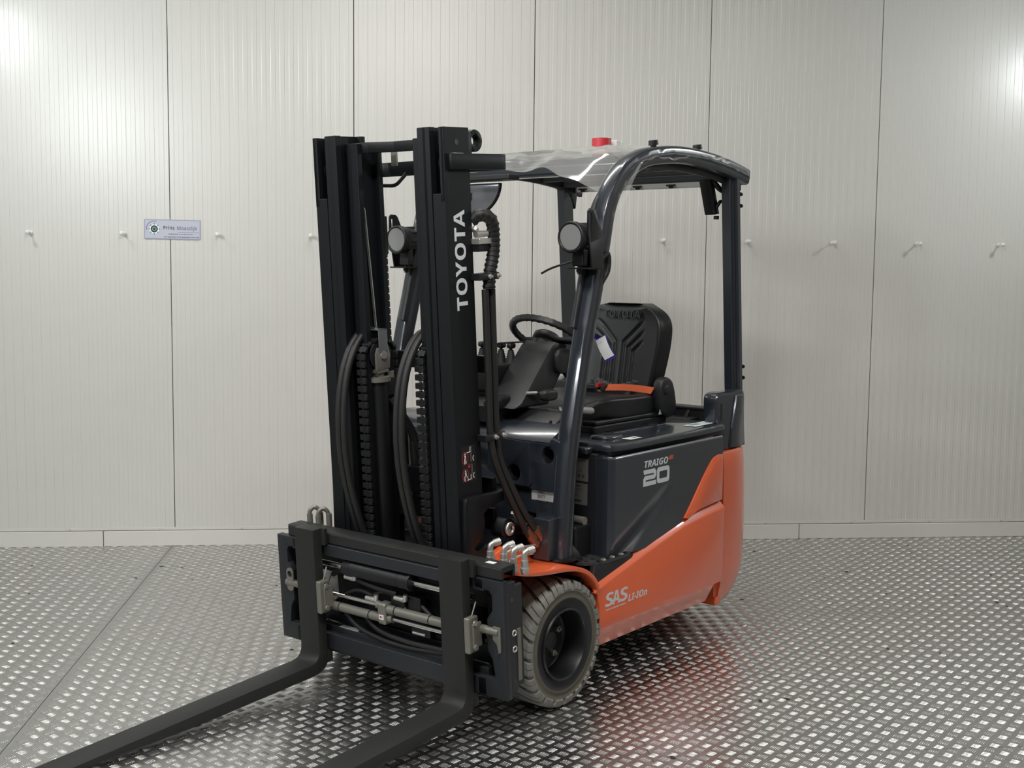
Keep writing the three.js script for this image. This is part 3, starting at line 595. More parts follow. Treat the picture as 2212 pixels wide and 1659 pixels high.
obj('lamp_cable', tube([P(-0.22, 1.60, 0.45), P(-0.19, 1.585, 0.40), P(-0.17, 1.565, 0.34), P(-0.16, 1.545, 0.30)], 0.004, 16, 6), M.black, truck);
obj('lamp_loom', [tube([P(-0.27, 1.60, 0.49), P(-0.315, 1.62, 0.49), P(-0.325, 1.56, 0.485), P(-0.29, 1.50, 0.475), P(-0.265, 1.38, 0.47)], 0.010, 24, 8)], M.rubberHose, truck);
{ // rear lamp under the guard
  const g = grp('rear_lamp', truck, 'black rear lamp plate under the guard');
  const q = [P(-1.27, 1.955, 0.335), P(-1.29, 1.955, 0.37), P(-1.33, 1.81, 0.425), P(-1.31, 1.81, 0.372)];
  obj('lamp_plate', [ext([[-1.24, 1.96], [-1.275, 1.96], [-1.335, 1.815], [-1.30, 1.81]], 0.335, 0.39, 0.004)], M.black, g);
  obj('lamp_stalk', [bentTube([P(-1.27, 1.965, 0.38), P(-1.31, 1.92, 0.40), P(-1.37, 1.90, 0.42)], 0.012), tube([P(-1.30, 1.82, 0.38), P(-1.33, 1.87, 0.40), P(-1.36, 1.84, 0.415), P(-1.37, 1.78, 0.42)], 0.008, 20, 8), cyl(P(-1.315, 1.805, 0.385), P(-1.315, 1.79, 0.385), 0.012)], M.black, g);
}
// --- front cowl
{
  const g = grp('front_cowl', truck, 'slate grey front cowl with two round recesses');
  const holeA = circlePts(0.232, 0.80, 0.026, 24, 0.030), holeB = circlePts(0.385, 0.882, 0.026, 24, 0.030);
  obj('cowl_face', [extF([[-0.44, 0.745], [0.435, 0.745], [0.438, 0.935], [0.40, 0.945], [0.385, 0.925], [0.10, 0.935], [-0.06, 0.915], [-0.44, 0.935]], -0.125, -0.10, 0.006, [holeA, holeB])], M.grey, g);
  obj('cowl_relief', [extF([[0.20, 0.755], [0.305, 0.755], [0.318, 0.77], [0.305, 0.922], [0.105, 0.93], [0.105, 0.80]], -0.102, -0.092, 0.005, [circlePts(0.232, 0.80, 0.030, 24, 0.034)])], M.grey, g);
  for (const [v, y] of [[0.232, 0.80], [0.385, 0.882]]) obj('recess_cup', [cyl(P(-0.105, y, v), P(-0.17, y - 0.004, v), 0.029, 0.018, 24, true), cyl(P(-0.165, y, v), P(-0.17, y, v), 0.02, 0.02, 20), hex(P(-0.165, y, v), V3(1, 0, 0), 0.012, 0.012)], M.black, g);
  obj('cowl_top', [ext([[-0.10, 0.928], [-0.115, 0.945], [-0.20, 0.985], [-0.24, 0.985], [-0.24, 0.90], [-0.125, 0.90]], -0.43, 0.395, 0.008)], M.grey, g);
  obj('cowl_slot', [box(-0.1, -0.0965, 0.885, 0.905, 0.105, 0.16, 0.003)], M.black, g);
  obj('bulkhead', [box(-0.15, -0.112, 0.60, 0.75, -0.44, 0.44, 0.004), box(-0.15, -0.112, 0.50, 0.64, 0.325, 0.42, 0.004), box(-0.15, -0.112, 0.50, 0.62, -0.44, 0.2, 0.003), extF([[0.19, 0.66], [0.205, 0.66], [0.225, 0.645], [0.30, 0.64], [0.33, 0.62], [0.33, 0.66]], -0.15, -0.112, 0.003)], M.grey, g);
  obj('inner_bulkhead', box(-0.32, -0.30, 0.48, 0.74, -0.43, 0.33, 0.003), M.grey, g);
  for (const v of [0.333, 0.378]) obj('rivet_hole', cyl(P(-0.112, 0.706, v), P(-0.1112, 0.706, v), 0.0045, 0.0045, 12), M.black, g);
  decal('inspection_plate', canvasTex(256, 128, (x, w, h) => {
    x.fillStyle = '#a9abab'; x.fillRect(0, 0, w, h); x.strokeStyle = '#777'; x.lineWidth = 3; x.strokeRect(4, 4, w - 8, h - 8);
    x.fillStyle = '#7d7f80'; x.fillRect(24, 24, 84, 12); x.fillRect(128, 22, 100, 6); x.fillRect(128, 36, 80, 6); x.fillRect(8, 56, w - 16, 3); for (let i = 0; i < 3; i++) x.fillRect(150, 66 + i * 16, 90 - i * 10, 4);
    x.fillStyle = '#1c1c1e'; x.font = 'bold 40px sans-serif'; x.fillText('50377', 66, 104, 88);
  }), 0.107, 0.053, g, P(-0.1112, 0.733, 0.358), FRONT_X, UP, 0.5, 'silver inspection plate with a number');
}
// plates beside the front pillar
{
  const tx = (ce) => canvasTex(192, 192, (x, w, h) => {
    x.fillStyle = '#6e6d6a'; x.fillRect(0, 0, w, h); x.fillStyle = '#444441';
    if (ce) { for (let i = 0; i < 6; i++) x.fillRect(14, 20 + i * 22, 90 - (i * 13) % 30, 4); x.font = 'bold 24px sans-serif'; x.fillText('CE', 118, 112); x.fillRect(116, 136, 18, 26); x.fillRect(146, 136, 18, 26); }
    else { x.fillRect(60, 20, 80, 12); for (let i = 0; i < 5; i++) x.fillRect(20, 52 + i * 18, 130 - (i * 29) % 60, 5); x.fillStyle = '#33332f'; x.fillRect(56, 150, 90, 18); }
  });
  const b = obj('battery_front_panel', box(-0.345, -0.325, 0.46, 0.865, 0.0, 0.45, 0.004), M.greyMatt, truck);
  decal('data_plate', tx(true), 0.12, 0.088, b, P(-0.3242, 0.800, 0.352), FRONT_X, UP, 0.5, 'grey data plate'); decal('data_plate', tx(false), 0.12, 0.083, b, P(-0.3242, 0.706, 0.350), FRONT_X, UP, 0.5, 'grey data plate');
  obj('pedal_box', [box(-0.325, -0.22, 0.46, 0.60, 0.27, 0.43, 0.012)], M.plastic, truck);
  obj('foam_roll', [cyl(P(-0.29, 0.612, 0.26), P(-0.29, 0.612, 0.425), 0.016, 0.016, 16)], std(lin(0.20, 0.19, 0.16), 0.8), truck, 'beige foam strip');
}
// fuse box lid on the dash
obj('dash_lid', [ext([[-0.20, 0.975], [-0.20, 0.985], [-0.262, 1.018], [-0.36, 1.018], [-0.36, 0.975]], 0.10, 0.345, 0.007), cyl(P(-0.205, 0.988, 0.13), P(-0.2, 0.995, 0.13), 0.006), cyl(P(-0.205, 0.988, 0.32), P(-0.2, 0.995, 0.32), 0.006)], M.plastic, truck, 'black dash cover');
decal('dash_label', canvasTex(32, 32, x => { x.fillStyle = '#eee'; x.fillRect(0, 0, 32, 32); }), 0.045, 0.018, truck, P(-0.345, 1.03, 0.285), FRONT_X, UP);
obj('dash_shelf', [box(-0.40, -0.245, 0.955, 0.975, -0.43, 0.33, 0.004), ext([[-0.125, 0.975], [-0.125, 1.035], [-0.16, 1.055], [-0.36, 1.06], [-0.36, 0.97]], -0.16, 0.10, 0.01), soft(-0.2, 1.045, 0.085, 0.09, 0.03, 0.035, 0.6)], M.plastic, truck);
// --- steering column and wheel
{
  const g = grp('steering_column', truck, 'black steering column shroud');
  const body = [[-0.165, 1.03], [-0.205, 1.052], [-0.29, 1.15], [-0.395, 1.262], [-0.42, 1.277], [-0.50, 1.262], [-0.47, 1.16], [-0.40, 1.07], [-0.38, 1.03]];
  obj('column_shroud', [ext(body, 0.02, 0.182, 0.014)], M.plastic, g);
  obj('column_side', [ext([[-0.42, 1.25], [-0.50, 1.24], [-0.54, 1.17], [-0.50, 1.12], [-0.43, 1.17]], 0.175, 0.20, 0.01), soft(-0.455, 1.20, 0.19, 0.055, 0.05, 0.02, 0.6)], M.plastic, g);
  const C = V3(-0.4885, 1.2913, -0.0894), tau = 0.553, q = new THREE.Quaternion().setFromAxisAngle(V3(0, 0, 1), tau);
  const place = gg => { gg.applyQuaternion(q); gg.translate(C.x, C.y, C.z); return gg; };
  const pts = []; const n = 96, rg = [];
  const rimRings = []; for (let i = 0; i <= n; i++) { const t = i / n * Math.PI * 2, rr = 0.0145 + 0.0013 * Math.sin(i / n * Math.PI * 2 * 34), ring = []; for (let k = 0; k < 10; k++) { const a = k / 10 * Math.PI * 2; ring.push(V3((0.152 + rr * Math.cos(a) - (rr - 0.0145) * 0.5) * Math.cos(t), rr * Math.sin(a), (0.152 + rr * Math.cos(a)) * Math.sin(t))); } rimRings.push(ring); }
  const s = grp('steering_wheel', truck, 'black steering wheel with finger grips');
  obj('wheel_rim', place(loft(rimRings, false, false, 1.5)), M.plastic, s);
  const spoke = a => { const gg = wbox(0.035, 0.148, -0.026, -0.006, -0.016, 0.016, 0.006); gg.rotateZ(0.10); gg.rotateY(a); return place(gg); };
  for (const a of [-1.85, -4.55, -3.2]) obj('spoke', spoke(a), M.plastic, s);
  obj('horn_pad', [place(new THREE.LatheGeometry([[0, 0.012], [0.045, 0.010], [0.058, 0.0], [0.06, -0.02], [0.055, -0.026], [0.05, -0.03]].map(p => new THREE.Vector2(...p)), 40)), place(cyl(V3(0, -0.025, 0), V3(0, -0.075, 0), 0.050, 0.058, 32))], M.plastic, s);
  obj('direction_lever', [cyl(P(-0.235, 1.085, 0.18), P(-0.285, 1.085, 0.205), 0.006, 0.006, 12), soft(-0.315, 1.076, 0.225, 0.045, 0.022, 0.022, 0.6)], M.plastic, truck);
  obj('lever_shaft', cyl(P(-0.232, 1.086, 0.180), P(-0.272, 1.086, 0.20), 0.0068, 0.0068, 12), M.zinc, truck);
}
// --- hydraulic levers with bellows
{
  const g = grp('lever_bank', truck, 'black hydraulic lever bank with rubber bellows');
  obj('lever_console', [box(-0.46, -0.24, 1.075, 1.185, -0.19, 0.02, 0.012), box(-0.42, -0.26, 1.02, 1.08, -0.15, 0.0, 0.008)], M.plastic, g);
  for (let k = 0; k < 4; k++) {
    const v = -0.15 + k * 0.05, prof = []; for (let i = 0; i <= 12; i++) prof.push(new THREE.Vector2((0.026 - i * 0.0012) * (i % 2 ? 0.82 : 1), i * 0.0045));
    const b = new THREE.LatheGeometry(prof, 20); b.translate(-0.36 + 0.0, 1.185, -v); obj('bellows', b, M.rubberHose, g);
    obj('lever_knob', [cyl(P(-0.36, 1.235, v), P(-0.36, 1.25, v), 0.006), soft(-0.362, 1.256, v, 0.02, 0.012, 0.014, 0.7)], M.plastic, g);
  }
  obj('wire_frame', bentTube([P(-0.27, 1.10, -0.02), P(-0.30, 1.17, -0.045), P(-0.34, 1.262, -0.069), P(-0.36, 1.275, 0.07)], 0.0035, 0.02, 8), M.black, g);
}
// --- seat
{
  const g = grp('driver_seat', truck, 'black vinyl driver seat');
  const SC = 0.045, back = (a, b, off) => {                // a across 0..1, b up 0..1
    const s = a * 2 - 1, t = b;
    let hw = 0.255 - 0.05 * Math.pow(1 - t, 2) - 0.03 * Math.pow(Math.max(0, t - 0.5) * 2, 2);
    if (t > 0.70) hw *= Math.pow(Math.max(0, 1 - Math.pow((t - 0.70) / 0.3, 3.0) * 0.86), 0.42);
    if (t < 0.1) hw *= 0.9 + t;
    const v = s * hw, topDip = 0;
    const y = 0.985 + t * 0.432 + topDip;
    let d = 0.035 * Math.pow(Math.abs(s), 3);              // side bolsters come forward
    d -= 0.075 * Math.pow(Math.max(0, Math.abs(s) - 0.82) / 0.18, 2) + 0.045 * Math.pow(Math.max(0, t - 0.93) / 0.07, 3);
    if (off === 0) {
      const gro = (x, w) => Math.exp(-(x * x) / (w * w));
      const vs = Math.abs(v), yy = y;
      for (const [v0, top, ys] of [[0.022, 1.335, 1.245], [0.050, 1.29, 1.222], [0.076, 1.245, 1.205]]) {
        if (yy < ys && yy > 1.045 + vs * 0.3) d -= 0.009 * gro(vs - v0, 0.0075);
        else if (yy >= ys && yy < top + 0.012) { const vv = v0 + (yy - ys) * (v0 < 0.03 ? 1.0 : 1.02); d -= 0.009 * gro(vs - vv, 0.0085) * Math.min(1, (top + 0.012 - yy) / 0.03); }
      }
      const rr = Math.hypot(v, (yy - 1.075)) ; if (yy < 1.075) d += 0.008 * gro(rr - 0.105, 0.012);
    }
    const lean = (y - 0.985) * 0.16;
    return [v + SC - 0.025, y, d, lean];
  };
  obj('backrest', [grid((a, b) => { const [v, y, d, l] = back(a, b, 0); return P(-1.075 + d - l, y, v); }, 120, 110), grid((a, b) => { const [v, y, d, l] = back(a, b, 1); const e = Math.pow(Math.abs(a * 2 - 1), 6); return P(-1.075 - l + (d * e) - 0.085 * (1 - e) * Math.min(1, (1 - b) * 10), y, v); }, 30, 24)], M.vinyl, g, 'black seat back with pressed grooves');
  lettering('TOYOTA', 0.195, 0.034, M.vinyl, g, P(-1.118, 1.352, 0.02 - 0.085), FRONT_X, V3(-0.157, 0.987, 0).normalize(), 0, 0.006);
  obj('cushion', [soft(-0.83, 0.972, 0.03, 0.29, 0.052, 0.255, 0.55, 56, 28, q => { const s = Math.abs(q.z) / 0.255; q.y += 0.034 * s * s * s * (q.y > 0 ? 1 : 0.3) + (q.x > 0 ? 0.012 * q.x / 0.27 : 0); if (q.x > 0.2) q.y -= (q.x - 0.2) * 0.35; })], M.vinyl, g, 'black seat cushion');
  obj('seat_pan', [box(-1.12, -0.56, 0.935, 0.955, -0.22, 0.28, 0.01)], M.black, g);
  obj('recliner_cover', [ext(smoothPts([[-1.03, 0.955], [-1.02, 1.02], [-1.03, 1.085], [-1.07, 1.105], [-1.115, 1.085], [-1.145, 1.02], [-1.15, 0.95], [-1.10, 0.925]], 30, true), 0.255, 0.305, 0.014), soft(-1.06, 1.05, 0.306, 0.02, 0.02, 0.006, 0.8)], M.plastic, g);
  obj('suspension', [box(-1.12, -0.56, 0.900, 0.936, -0.22, 0.275, 0.012), box(-1.09, -0.58, 0.905 - 0.02, 0.905, -0.2, 0.26, 0.006)], M.plastic, g, 'black suspension base');
  obj('base_frame', [box(-1.10, -0.60, 0.893, 0.925, 0.225, 0.262, 0.004), box(-1.05, -0.80, 0.897, 0.915, 0.26, 0.268, 0.003)], M.black, g);
  obj('tray_rim', [box(-1.13, -0.57, 0.936, 0.944, 0.268, 0.276, 0.001), box(-1.13, -1.12, 0.936, 0.946, -0.2, 0.276, 0.001)], M.greyMatt, g);
  obj('slide_handle', [bentTube([P(-0.50, 1.005, 0.30), P(-0.44, 1.012, 0.315), P(-0.30, 1.035, 0.30)], 0.0135, 0.03)], M.greyLight, g, 'pale grey adjuster handle');
  obj('seat_tag', [ext([[-1.02, 0.945], [-1.03, 0.975], [-1.07, 0.985], [-1.08, 0.945]], 0.292, 0.296, 0.001)], M.greyLight, g);
  // belt and buckle
  obj('seat_belt', [grid((a, b) => P(-0.985 - 0.03 * b - 0.01 * a, 1.034 + 0.026 * b + 0.006 * Math.sin(a * 3.1), 0.035 + a * 0.23), 14, 3), grid((a, b) => P(-0.987 - 0.03 * b - 0.01 * a, 1.0325 + 0.026 * b + 0.006 * Math.sin(a * 3.1), 0.035 + a * 0.23), 14, 3)], M.belt, g, 'orange seat belt');
  obj('buckle', [box(-1.03, -0.975, 1.035, 1.06, -0.07, 0.005, 0.006), box(-1.02, -0.98, 1.035, 1.055, 0.012, 0.035, 0.003), box(-1.05, -0.98, 1.035, 1.055, -0.15, -0.06, 0.008)], M.plastic, g);
  obj('buckle_button', [box(-1.02, -0.97, 1.046, 1.064, -0.006, 0.010, 0.002)], M.red, g, 'red buckle button');
}
// --- key tag hanging from the column
{
  const g = grp('key_tag', scene); g.rotation.y = truck.rotation.y; tag(g, 'purple key tag with a white paper slip hanging behind the front pillar', 'key tag');
  const A = [-0.5, 1.322, 0.285], D = [-0.5, 1.205, 0.385];
  obj('tag_strap', grid((a, b) => P(-0.5 + 0.012 * Math.sin(a * 7), 1.322 - 0.052 * a + 0.012 * b, 0.275 + 0.055 * a + 0.022 * b), 10, 3), M.purple, g, 'purple strap');
  const ax = (a, b, o) => P(-0.5 + 0.008 * Math.sin(a * 3) + o, 1.285 - 0.075 * a - 0.006 * b + 0.028 * b, 0.318 + 0.045 * a + 0.043 * b);
  obj('tag_holder', [grid((a, b) => ax(a * 1.14 - 0.04, b * 1.1 - 0.05, 0), 8, 4)], M.purple, g, 'purple holder');
  obj('paper_slip', [grid((a, b) => ax(a, b, 0.0025), 8, 4)], M.white, g, 'white paper slip');
  obj('key_ring', tube([P(-0.5, 1.295, 0.262), P(-0.498, 1.30, 0.275), P(-0.497, 1.306, 0.29)], 0.002, 10, 6), M.chrome, g);
}
// ---------------------------------------------------------------- mast, carriage and forks: tilted forward about the axle
const TILT = 0.0714, PIV = 0.25;
function tilted(name, label) { const g = grp(name, truck, label); g.rotation.z = -TILT; const v = V3(0, PIV, 0).sub(V3(0, PIV, 0).applyAxisAngle(V3(0, 0, 1), -TILT)); g.position.copy(v); return g; }
{
  const g = tilted('mast', 'black three-stage mast');
  for (const s of [1, -1]) {
    const w = (a, b) => [s * a, s * b];
    // outer channel: web outside, flanges front and back; the front flange stops short of the top
    obj('outer_rail', [box(0.148, 0.2785, 0.20, 2.047, s * 0.302, s * 0.315, 0.002), box(0.248, 0.2785, 0.20, 1.83, s * 0.258, s * 0.305, 0.003), box(0.148, 0.175, 0.20, 2.047, s * 0.258, s * 0.305, 0.003), box(0.262, 0.2785, 1.80, 2.047, s * 0.294, s * 0.3165, 0.002)], M.mast, g);
    obj('middle_rail', [box(0.13, 0.2785, 0.22, 2.050, s * 0.221, s * 0.236, 0.002), box(0.250, 0.2785, 0.22, 2.050, s * 0.197, s * 0.2545, 0.003), box(0.13, 0.152, 0.22, 2.050, s * 0.197, s * 0.2545, 0.003)], M.mast, g);
    obj('inner_rail', [box(0.11, 0.235, 0.24, 2.02, s * 0.165, s * 0.178, 0.002), box(0.212, 0.235, 0.24, 2.02, s * 0.135, s * 0.192, 0.003), box(0.11, 0.13, 0.24, 2.02, s * 0.135, s * 0.192, 0.003)], M.mast, g);
    obj('mast_roller', [cyl(P(0.212, 1.93, s * 0.262), P(0.212, 1.93, s * 0.298), 0.036, 0.036, 24)], M.black, g);
    obj('lifting_eye', [ext([[0.235, 2.043], [0.235, 1.955], [0.118, 1.962], [0.118, 2.03], [0.15, 2.043]], s * 0.268, s * 0.302, 0.003), ext(circlePts(0.092, 2.006, 0.038, 32).reverse(), s * 0.268, s * 0.296, 0.003, [circlePts(0.092, 2.006, 0.019, 24)])], M.mast, g, 'lifting eye');
    obj('bolt_hole', cyl(P(0.213, 1.998, s * 0.3145), P(0.213, 1.998, s * 0.3162), 0.0095, 0.0095, 20), M.gap, g);
    obj('slide_shim', box(0.195, 0.245, 1.9585, 1.962, s * 0.312, s * 0.330, 0.0005), M.zinc, g);
    // foot bracket that ties the rail to the chassis
    obj('mast_bracket', [ext(smoothPts([[0.262, 0.765], [0.255, 0.785], [0.235, 0.79], [0.09, 0.775], [0.05, 0.78]], 12).concat([[0.05, 0.74], [0.14, 0.73]], smoothPts([[0.165, 0.715], [0.163, 0.67], [0.185, 0.63], [0.225, 0.605]], 10), [[0.20, 0.585], [0.14, 0.60], [0.115, 0.55], [0.10, 0.30], [0.26, 0.30], [0.27, 0.5]]), s * 0.302, s * 0.335, 0.005)], M.mast, g);
  }
  // bow-shaped cross member behind the rails
  const bow = (r, v) => { const a = []; a.push([0.262, v]); const c = -0.062; for (let i = 0; i <= 8; i++) { const t = i / 8 * Math.PI / 2; a.push([c + r - r * Math.sin(t) + 0.0, v - r + r * Math.cos(t)]); } return a; };
  const o1 = bow(0.06, 0.334), i1 = bow(0.046, 0.316).map(([u, v]) => [u + (u < 0.2 ? 0.0 : 0), v]);
  const outer = [...o1, ...o1.slice().reverse().map(([u, v]) => [u, -v])];
  const inner = [...i1.map(([u, v]) => [u + 0.014 * (u < 0.26 ? 1 : 0), v]), ...i1.slice().reverse().map(([u, v]) => [u + 0.014 * (u < 0.26 ? 1 : 0), -v])];
  obj('cross_member', [extP([...outer, ...inner.reverse()], 1.907, 1.960, 0.002)], M.mast, g, 'bow-shaped cross member');
  obj('top_tie', [extP([[0.215, -0.235], [0.215, -0.10], [0.155, -0.03], [0.155, 0.225], [0.135, 0.225], [0.135, -0.04], [0.195, -0.11], [0.195, -0.235]].reverse(), 1.985, 2.022, 0.002)], M.mast, g);
  obj('strap_plate', [box(0.08, 0.088, 1.94, 1.995, -0.112, -0.085, 0.001)], M.castZinc, g, 'galvanised strap');
  obj('hose_guide', [bentTube([P(0.0, 1.915, -0.12), P(0.01, 1.87, -0.17), P(0.03, 1.875, -0.26), P(0.04, 1.88, -0.30)], 0.007, 0.02)], M.black, g);
  for (const [y0, y1] of [[1.20, 1.26], [0.72, 0.82], [0.36, 0.46]]) obj('cross_member', [box(0.05, 0.075, y0, y1, -0.30, 0.30, 0.003)], M.mast, g);
  obj('lower_bulkhead', [box(0.03, 0.05, 0.62, 0.70, -0.28, 0.28, 0.003), box(0.05, 0.08, 0.25, 0.72, 0.05, 0.20, 0.003), box(0.05, 0.08, 0.25, 0.95, -0.21, -0.17, 0.003)], M.mast, g);
  lettering('TOYOTA', 0.338, 0.056, M.letter, g, P(0.187, 1.436, 0.3155), UP, V3(1, 0, 0), 0, 0.0008);
  decal('warning_label', canvasTex(160, 256, (x, w, h) => {
    x.fillStyle = '#101114'; x.fillRect(0, 0, w, h);
    const man = (cy, step) => { x.strokeStyle = '#a02a26'; x.lineWidth = 6; x.beginPath(); x.ellipse(42, cy, 32, 42, 0, 0, 7); x.stroke(); x.fillStyle = '#e8e2e0'; x.beginPath(); x.arc(42, cy - 28, 7, 0, 7); x.fill(); x.fillRect(34, cy - 20, 17, 26); x.fillRect(step ? 28 : 33, cy + 6, 8, 34); x.save(); x.translate(46, cy + 6); x.rotate(step ? -0.6 : 0); x.fillRect(0, 0, 8, 32); x.restore(); x.strokeStyle = '#7a2320'; x.lineWidth = 4; x.beginPath(); x.moveTo(20, cy - 30); x.lineTo(64, cy + 30); x.stroke(); };
    man(84, false); man(204, true);
    x.strokeStyle = '#8a8684'; x.lineWidth = 3; x.strokeRect(102, 10, 12, 104); x.strokeRect(104, 136, 12, 104);
    x.strokeStyle = '#e5e2e0'; x.lineWidth = 7; x.beginPath(); x.moveTo(98, 10); x.lineTo(98, 46); x.lineTo(60, 48); x.stroke(); x.beginPath(); x.moveTo(98, 206); x.lineTo(98, 238); x.lineTo(60, 242); x.stroke();
    for (const y of [96, 218]) { x.beginPath(); x.arc(146, y, 20, Math.PI * 0.65, Math.PI * 1.35); x.stroke(); }
    x.fillStyle = '#b81f25'; x.beginPath(); x.moveTo(82, 122); x.lineTo(98, 156); x.lineTo(66, 156); x.fill();
  }), 0.078, 0.128, g, P(0.216, 0.903, 0.3158), SIDE_X, UP, 0.45, 'black warning label with red and white pictograms');
}
// --- free-lift cylinders with sheaves, leaf chains and hoses
for (const s of [1, -1]) {
  const v = s * 0.145, c = [0.178, 1.257];
  const g = tilted('lift_cylinder', 'black free-lift cylinder with chain sheave');
  obj('cylinder_barrel', [cyl(P(c[0], 0.30, v), P(c[0], 1.158, v), 0.036, 0.036, 32)], M.black, g);
  obj('cylinder_head', [cyl(P(c[0], 1.158, v), P(c[0], 1.176, v), 0.047, 0.047, 32), cyl(P(c[0], 1.176, v), P(c[0], 1.21, v), 0.024, 0.024, 24), box(c[0] - 0.075, c[0] - 0.04, 1.16, 1.19, v - 0.012, v + 0.012, 0.004)], M.castZinc, g, 'grey cast cylinder head');
  obj('sheave', [(() => { const l = lathe([[0.02, -0.02], [0.048, -0.02], [0.054, -0.019], [0.054, -0.015], [0.045, -0.012], [0.045, 0.012], [0.054, 0.015], [0.054, 0.019], [0.048, 0.02], [0.02, 0.02]], 40); l.translate(c[0], c[1], -v); return l; })()], M.plastic, g);
  obj('sheave_fork', [ext([[c[0] - 0.034, 1.205], [c[0] + 0.036, 1.20], [c[0] + 0.036, 1.262], [c[0] + 0.026, 1.285], [c[0] - 0.03, 1.285], [c[0] - 0.04, 1.25]], v + 0.023, v + 0.032, 0.003), ext([[c[0] - 0.034, 1.20], [c[0] + 0.036, 1.20], [c[0] + 0.036, 1.262], [c[0] + 0.026, 1.285], [c[0] - 0.03, 1.285], [c[0] - 0.04, 1.25]], v - 0.032, v - 0.023, 0.003), box(c[0] - 0.03, c[0] + 0.03, 1.19, 1.206, v - 0.03, v + 0.03, 0.003)], M.castZinc, g, 'grey cast sheave fork');
  obj('sheave_pin', [cyl(P(c[0], c[1], v - 0.036), P(c[0], c[1], v + 0.040), 0.017, 0.015, 24)], M.zinc, g);
  obj('strap_bracket', [box(c[0] - 0.022, c[0] + 0.022, 1.27, 1.352, v + 0.033, v + 0.037, 0.001), box(c[0] - 0.022, c[0] + 0.022, 1.348, 1.352, v - 0.055, v + 0.037, 0.001)], std(lin(0.22, 0.23, 0.24), 0.4, 0.7), g, 'grey steel strap');
  obj('guide_rod', [cyl(P(c[0] + 0.03, 1.785, v - 0.0), P(c[0] + 0.0, 1.352, v - 0.0), 0.0078, 0.0078, 12), soft(c[0] + 0.03, 1.785, v, 0.008, 0.008, 0.008, 0.9, 10, 8)], M.chrome, g, 'bright steel rod');
  obj('port_block', [box(c[0] - 0.105, c[0] - 0.03, 1.10, 1.165, v - 0.02, v + 0.02, 0.003)], M.black, g);
  obj('hose_fitting', [cyl(P(c[0] - 0.115, 1.165, v), P(c[0] - 0.125, 1.10, v), 0.012, 0.012, 10)], M.castZinc, g);
  obj('feed_hose', [tube([P(c[0] - 0.06, 1.10, v), P(c[0] - 0.085, 1.04, v + 0.012), P(c[0] - 0.125, 0.98, v + 0.02), P(c[0] - 0.15, 0.90, v + 0.024)], 0.0125, 20, 8), tube([P(c[0] - 0.03, 1.09, v + 0.03), P(c[0] - 0.07, 1.03, v + 0.05), P(c[0] - 0.12, 0.95, v + 0.055), P(c[0] - 0.14, 0.88, v + 0.055)], 0.010, 20, 8), cyl(P(c[0] - 0.15, 0.91, v + 0.024), P(c[0] - 0.155, 0.70, v + 0.024), 0.018, 0.018, 12)], M.rubberHose, g);
  // hoses looped over the sheave
  for (const [dv, r] of [[-0.052, 0.0125], [-0.026, 0.0125]]) {
    const hv = v + dv * 1.0 + 0.004;
    obj('loop_hose', tube([P(0.245, 0.48, hv + 0.03), P(0.285, 0.62, hv + 0.01), P(0.325, 0.80, hv), P(0.342, 0.96, hv), P(0.330, 1.12, hv), P(0.295, 1.24, hv), P(0.235, 1.325, hv), P(0.18, 1.350, hv), P(0.105, 1.315, hv), P(0.055, 1.22, hv), P(0.035, 1.08, hv), P(0.03, 0.90, hv), P(0.04, 0.6, hv)], r, 90, 10), M.rubberHose, g);
  }
  // leaf chain, link by link
  const path = []; const R = 0.083;
  for (let y = 0.56; y < c[1]; y += 0.01) path.push([c[0] + R + 0.0 * y, y]);
  for (let t = 0; t <= Math.PI; t += 0.08) path.push([c[0] + R * Math.cos(t), c[1] + 0.056 * Math.sin(t)]);
  for (let y = c[1]; y > 0.62; y -= 0.01) path.push([c[0] - R, y]);
  const ch = tilted('leaf_chain', 'black leaf chain');
  const link = join([wbox(-0.006, 0.006, -0.0115, 0.0115, -0.021, -0.004, 0.002), wbox(-0.0065, 0.0065, -0.0105, 0.0105, 0.004, 0.021, 0.002), wbox(-0.0055, 0.0055, -0.014, 0.014, -0.004, 0.004, 0.001), cyl(V3(0, 0.0, -0.023), V3(0, 0.0, 0.023), 0.004, 0.004, 8)]);
  let acc = 1;
  for (let i = 1; i < path.length; i++) {
    const dx = path[i][0] - path[i - 1][0], dy = path[i][1] - path[i - 1][1], l = Math.hypot(dx, dy); acc += l;
    if (acc >= 0.0262) { acc = 0; const m = shade(new THREE.Mesh(link, M.plastic)); m.name = 'chain_link'; m.position.copy(P(path[i][0], path[i][1], v + 0.002)); m.rotation.z = Math.atan2(-dx, dy); ch.add(m); }
  }
  // second chain, rear run beside the rod
  const c2 = tilted('leaf_chain', 'black leaf chain');
  for (let y = 0.86; y < 1.70; y += 0.0262) { const m = shade(new THREE.Mesh(link, M.plastic)); m.name = 'chain_link'; m.position.copy(P(0.10, y, v - 0.022)); c2.add(m); }
  obj('chain_anchor', [box(0.088, 0.112, 1.69, 1.79, v - 0.048, v - 0.03, 0.004), box(0.088, 0.112, 1.62, 1.76, v - 0.024, v + 0.0, 0.004), box(0.10, 0.16, 1.80, 1.85, v - 0.07, v - 0.028, 0.004), cyl(P(0.112, 1.745, v - 0.012), P(0.118, 1.745, v - 0.012), 0.006), cyl(P(0.112, 1.715, v - 0.012), P(0.118, 1.715, v - 0.012), 0.006)], M.black, c2);
}
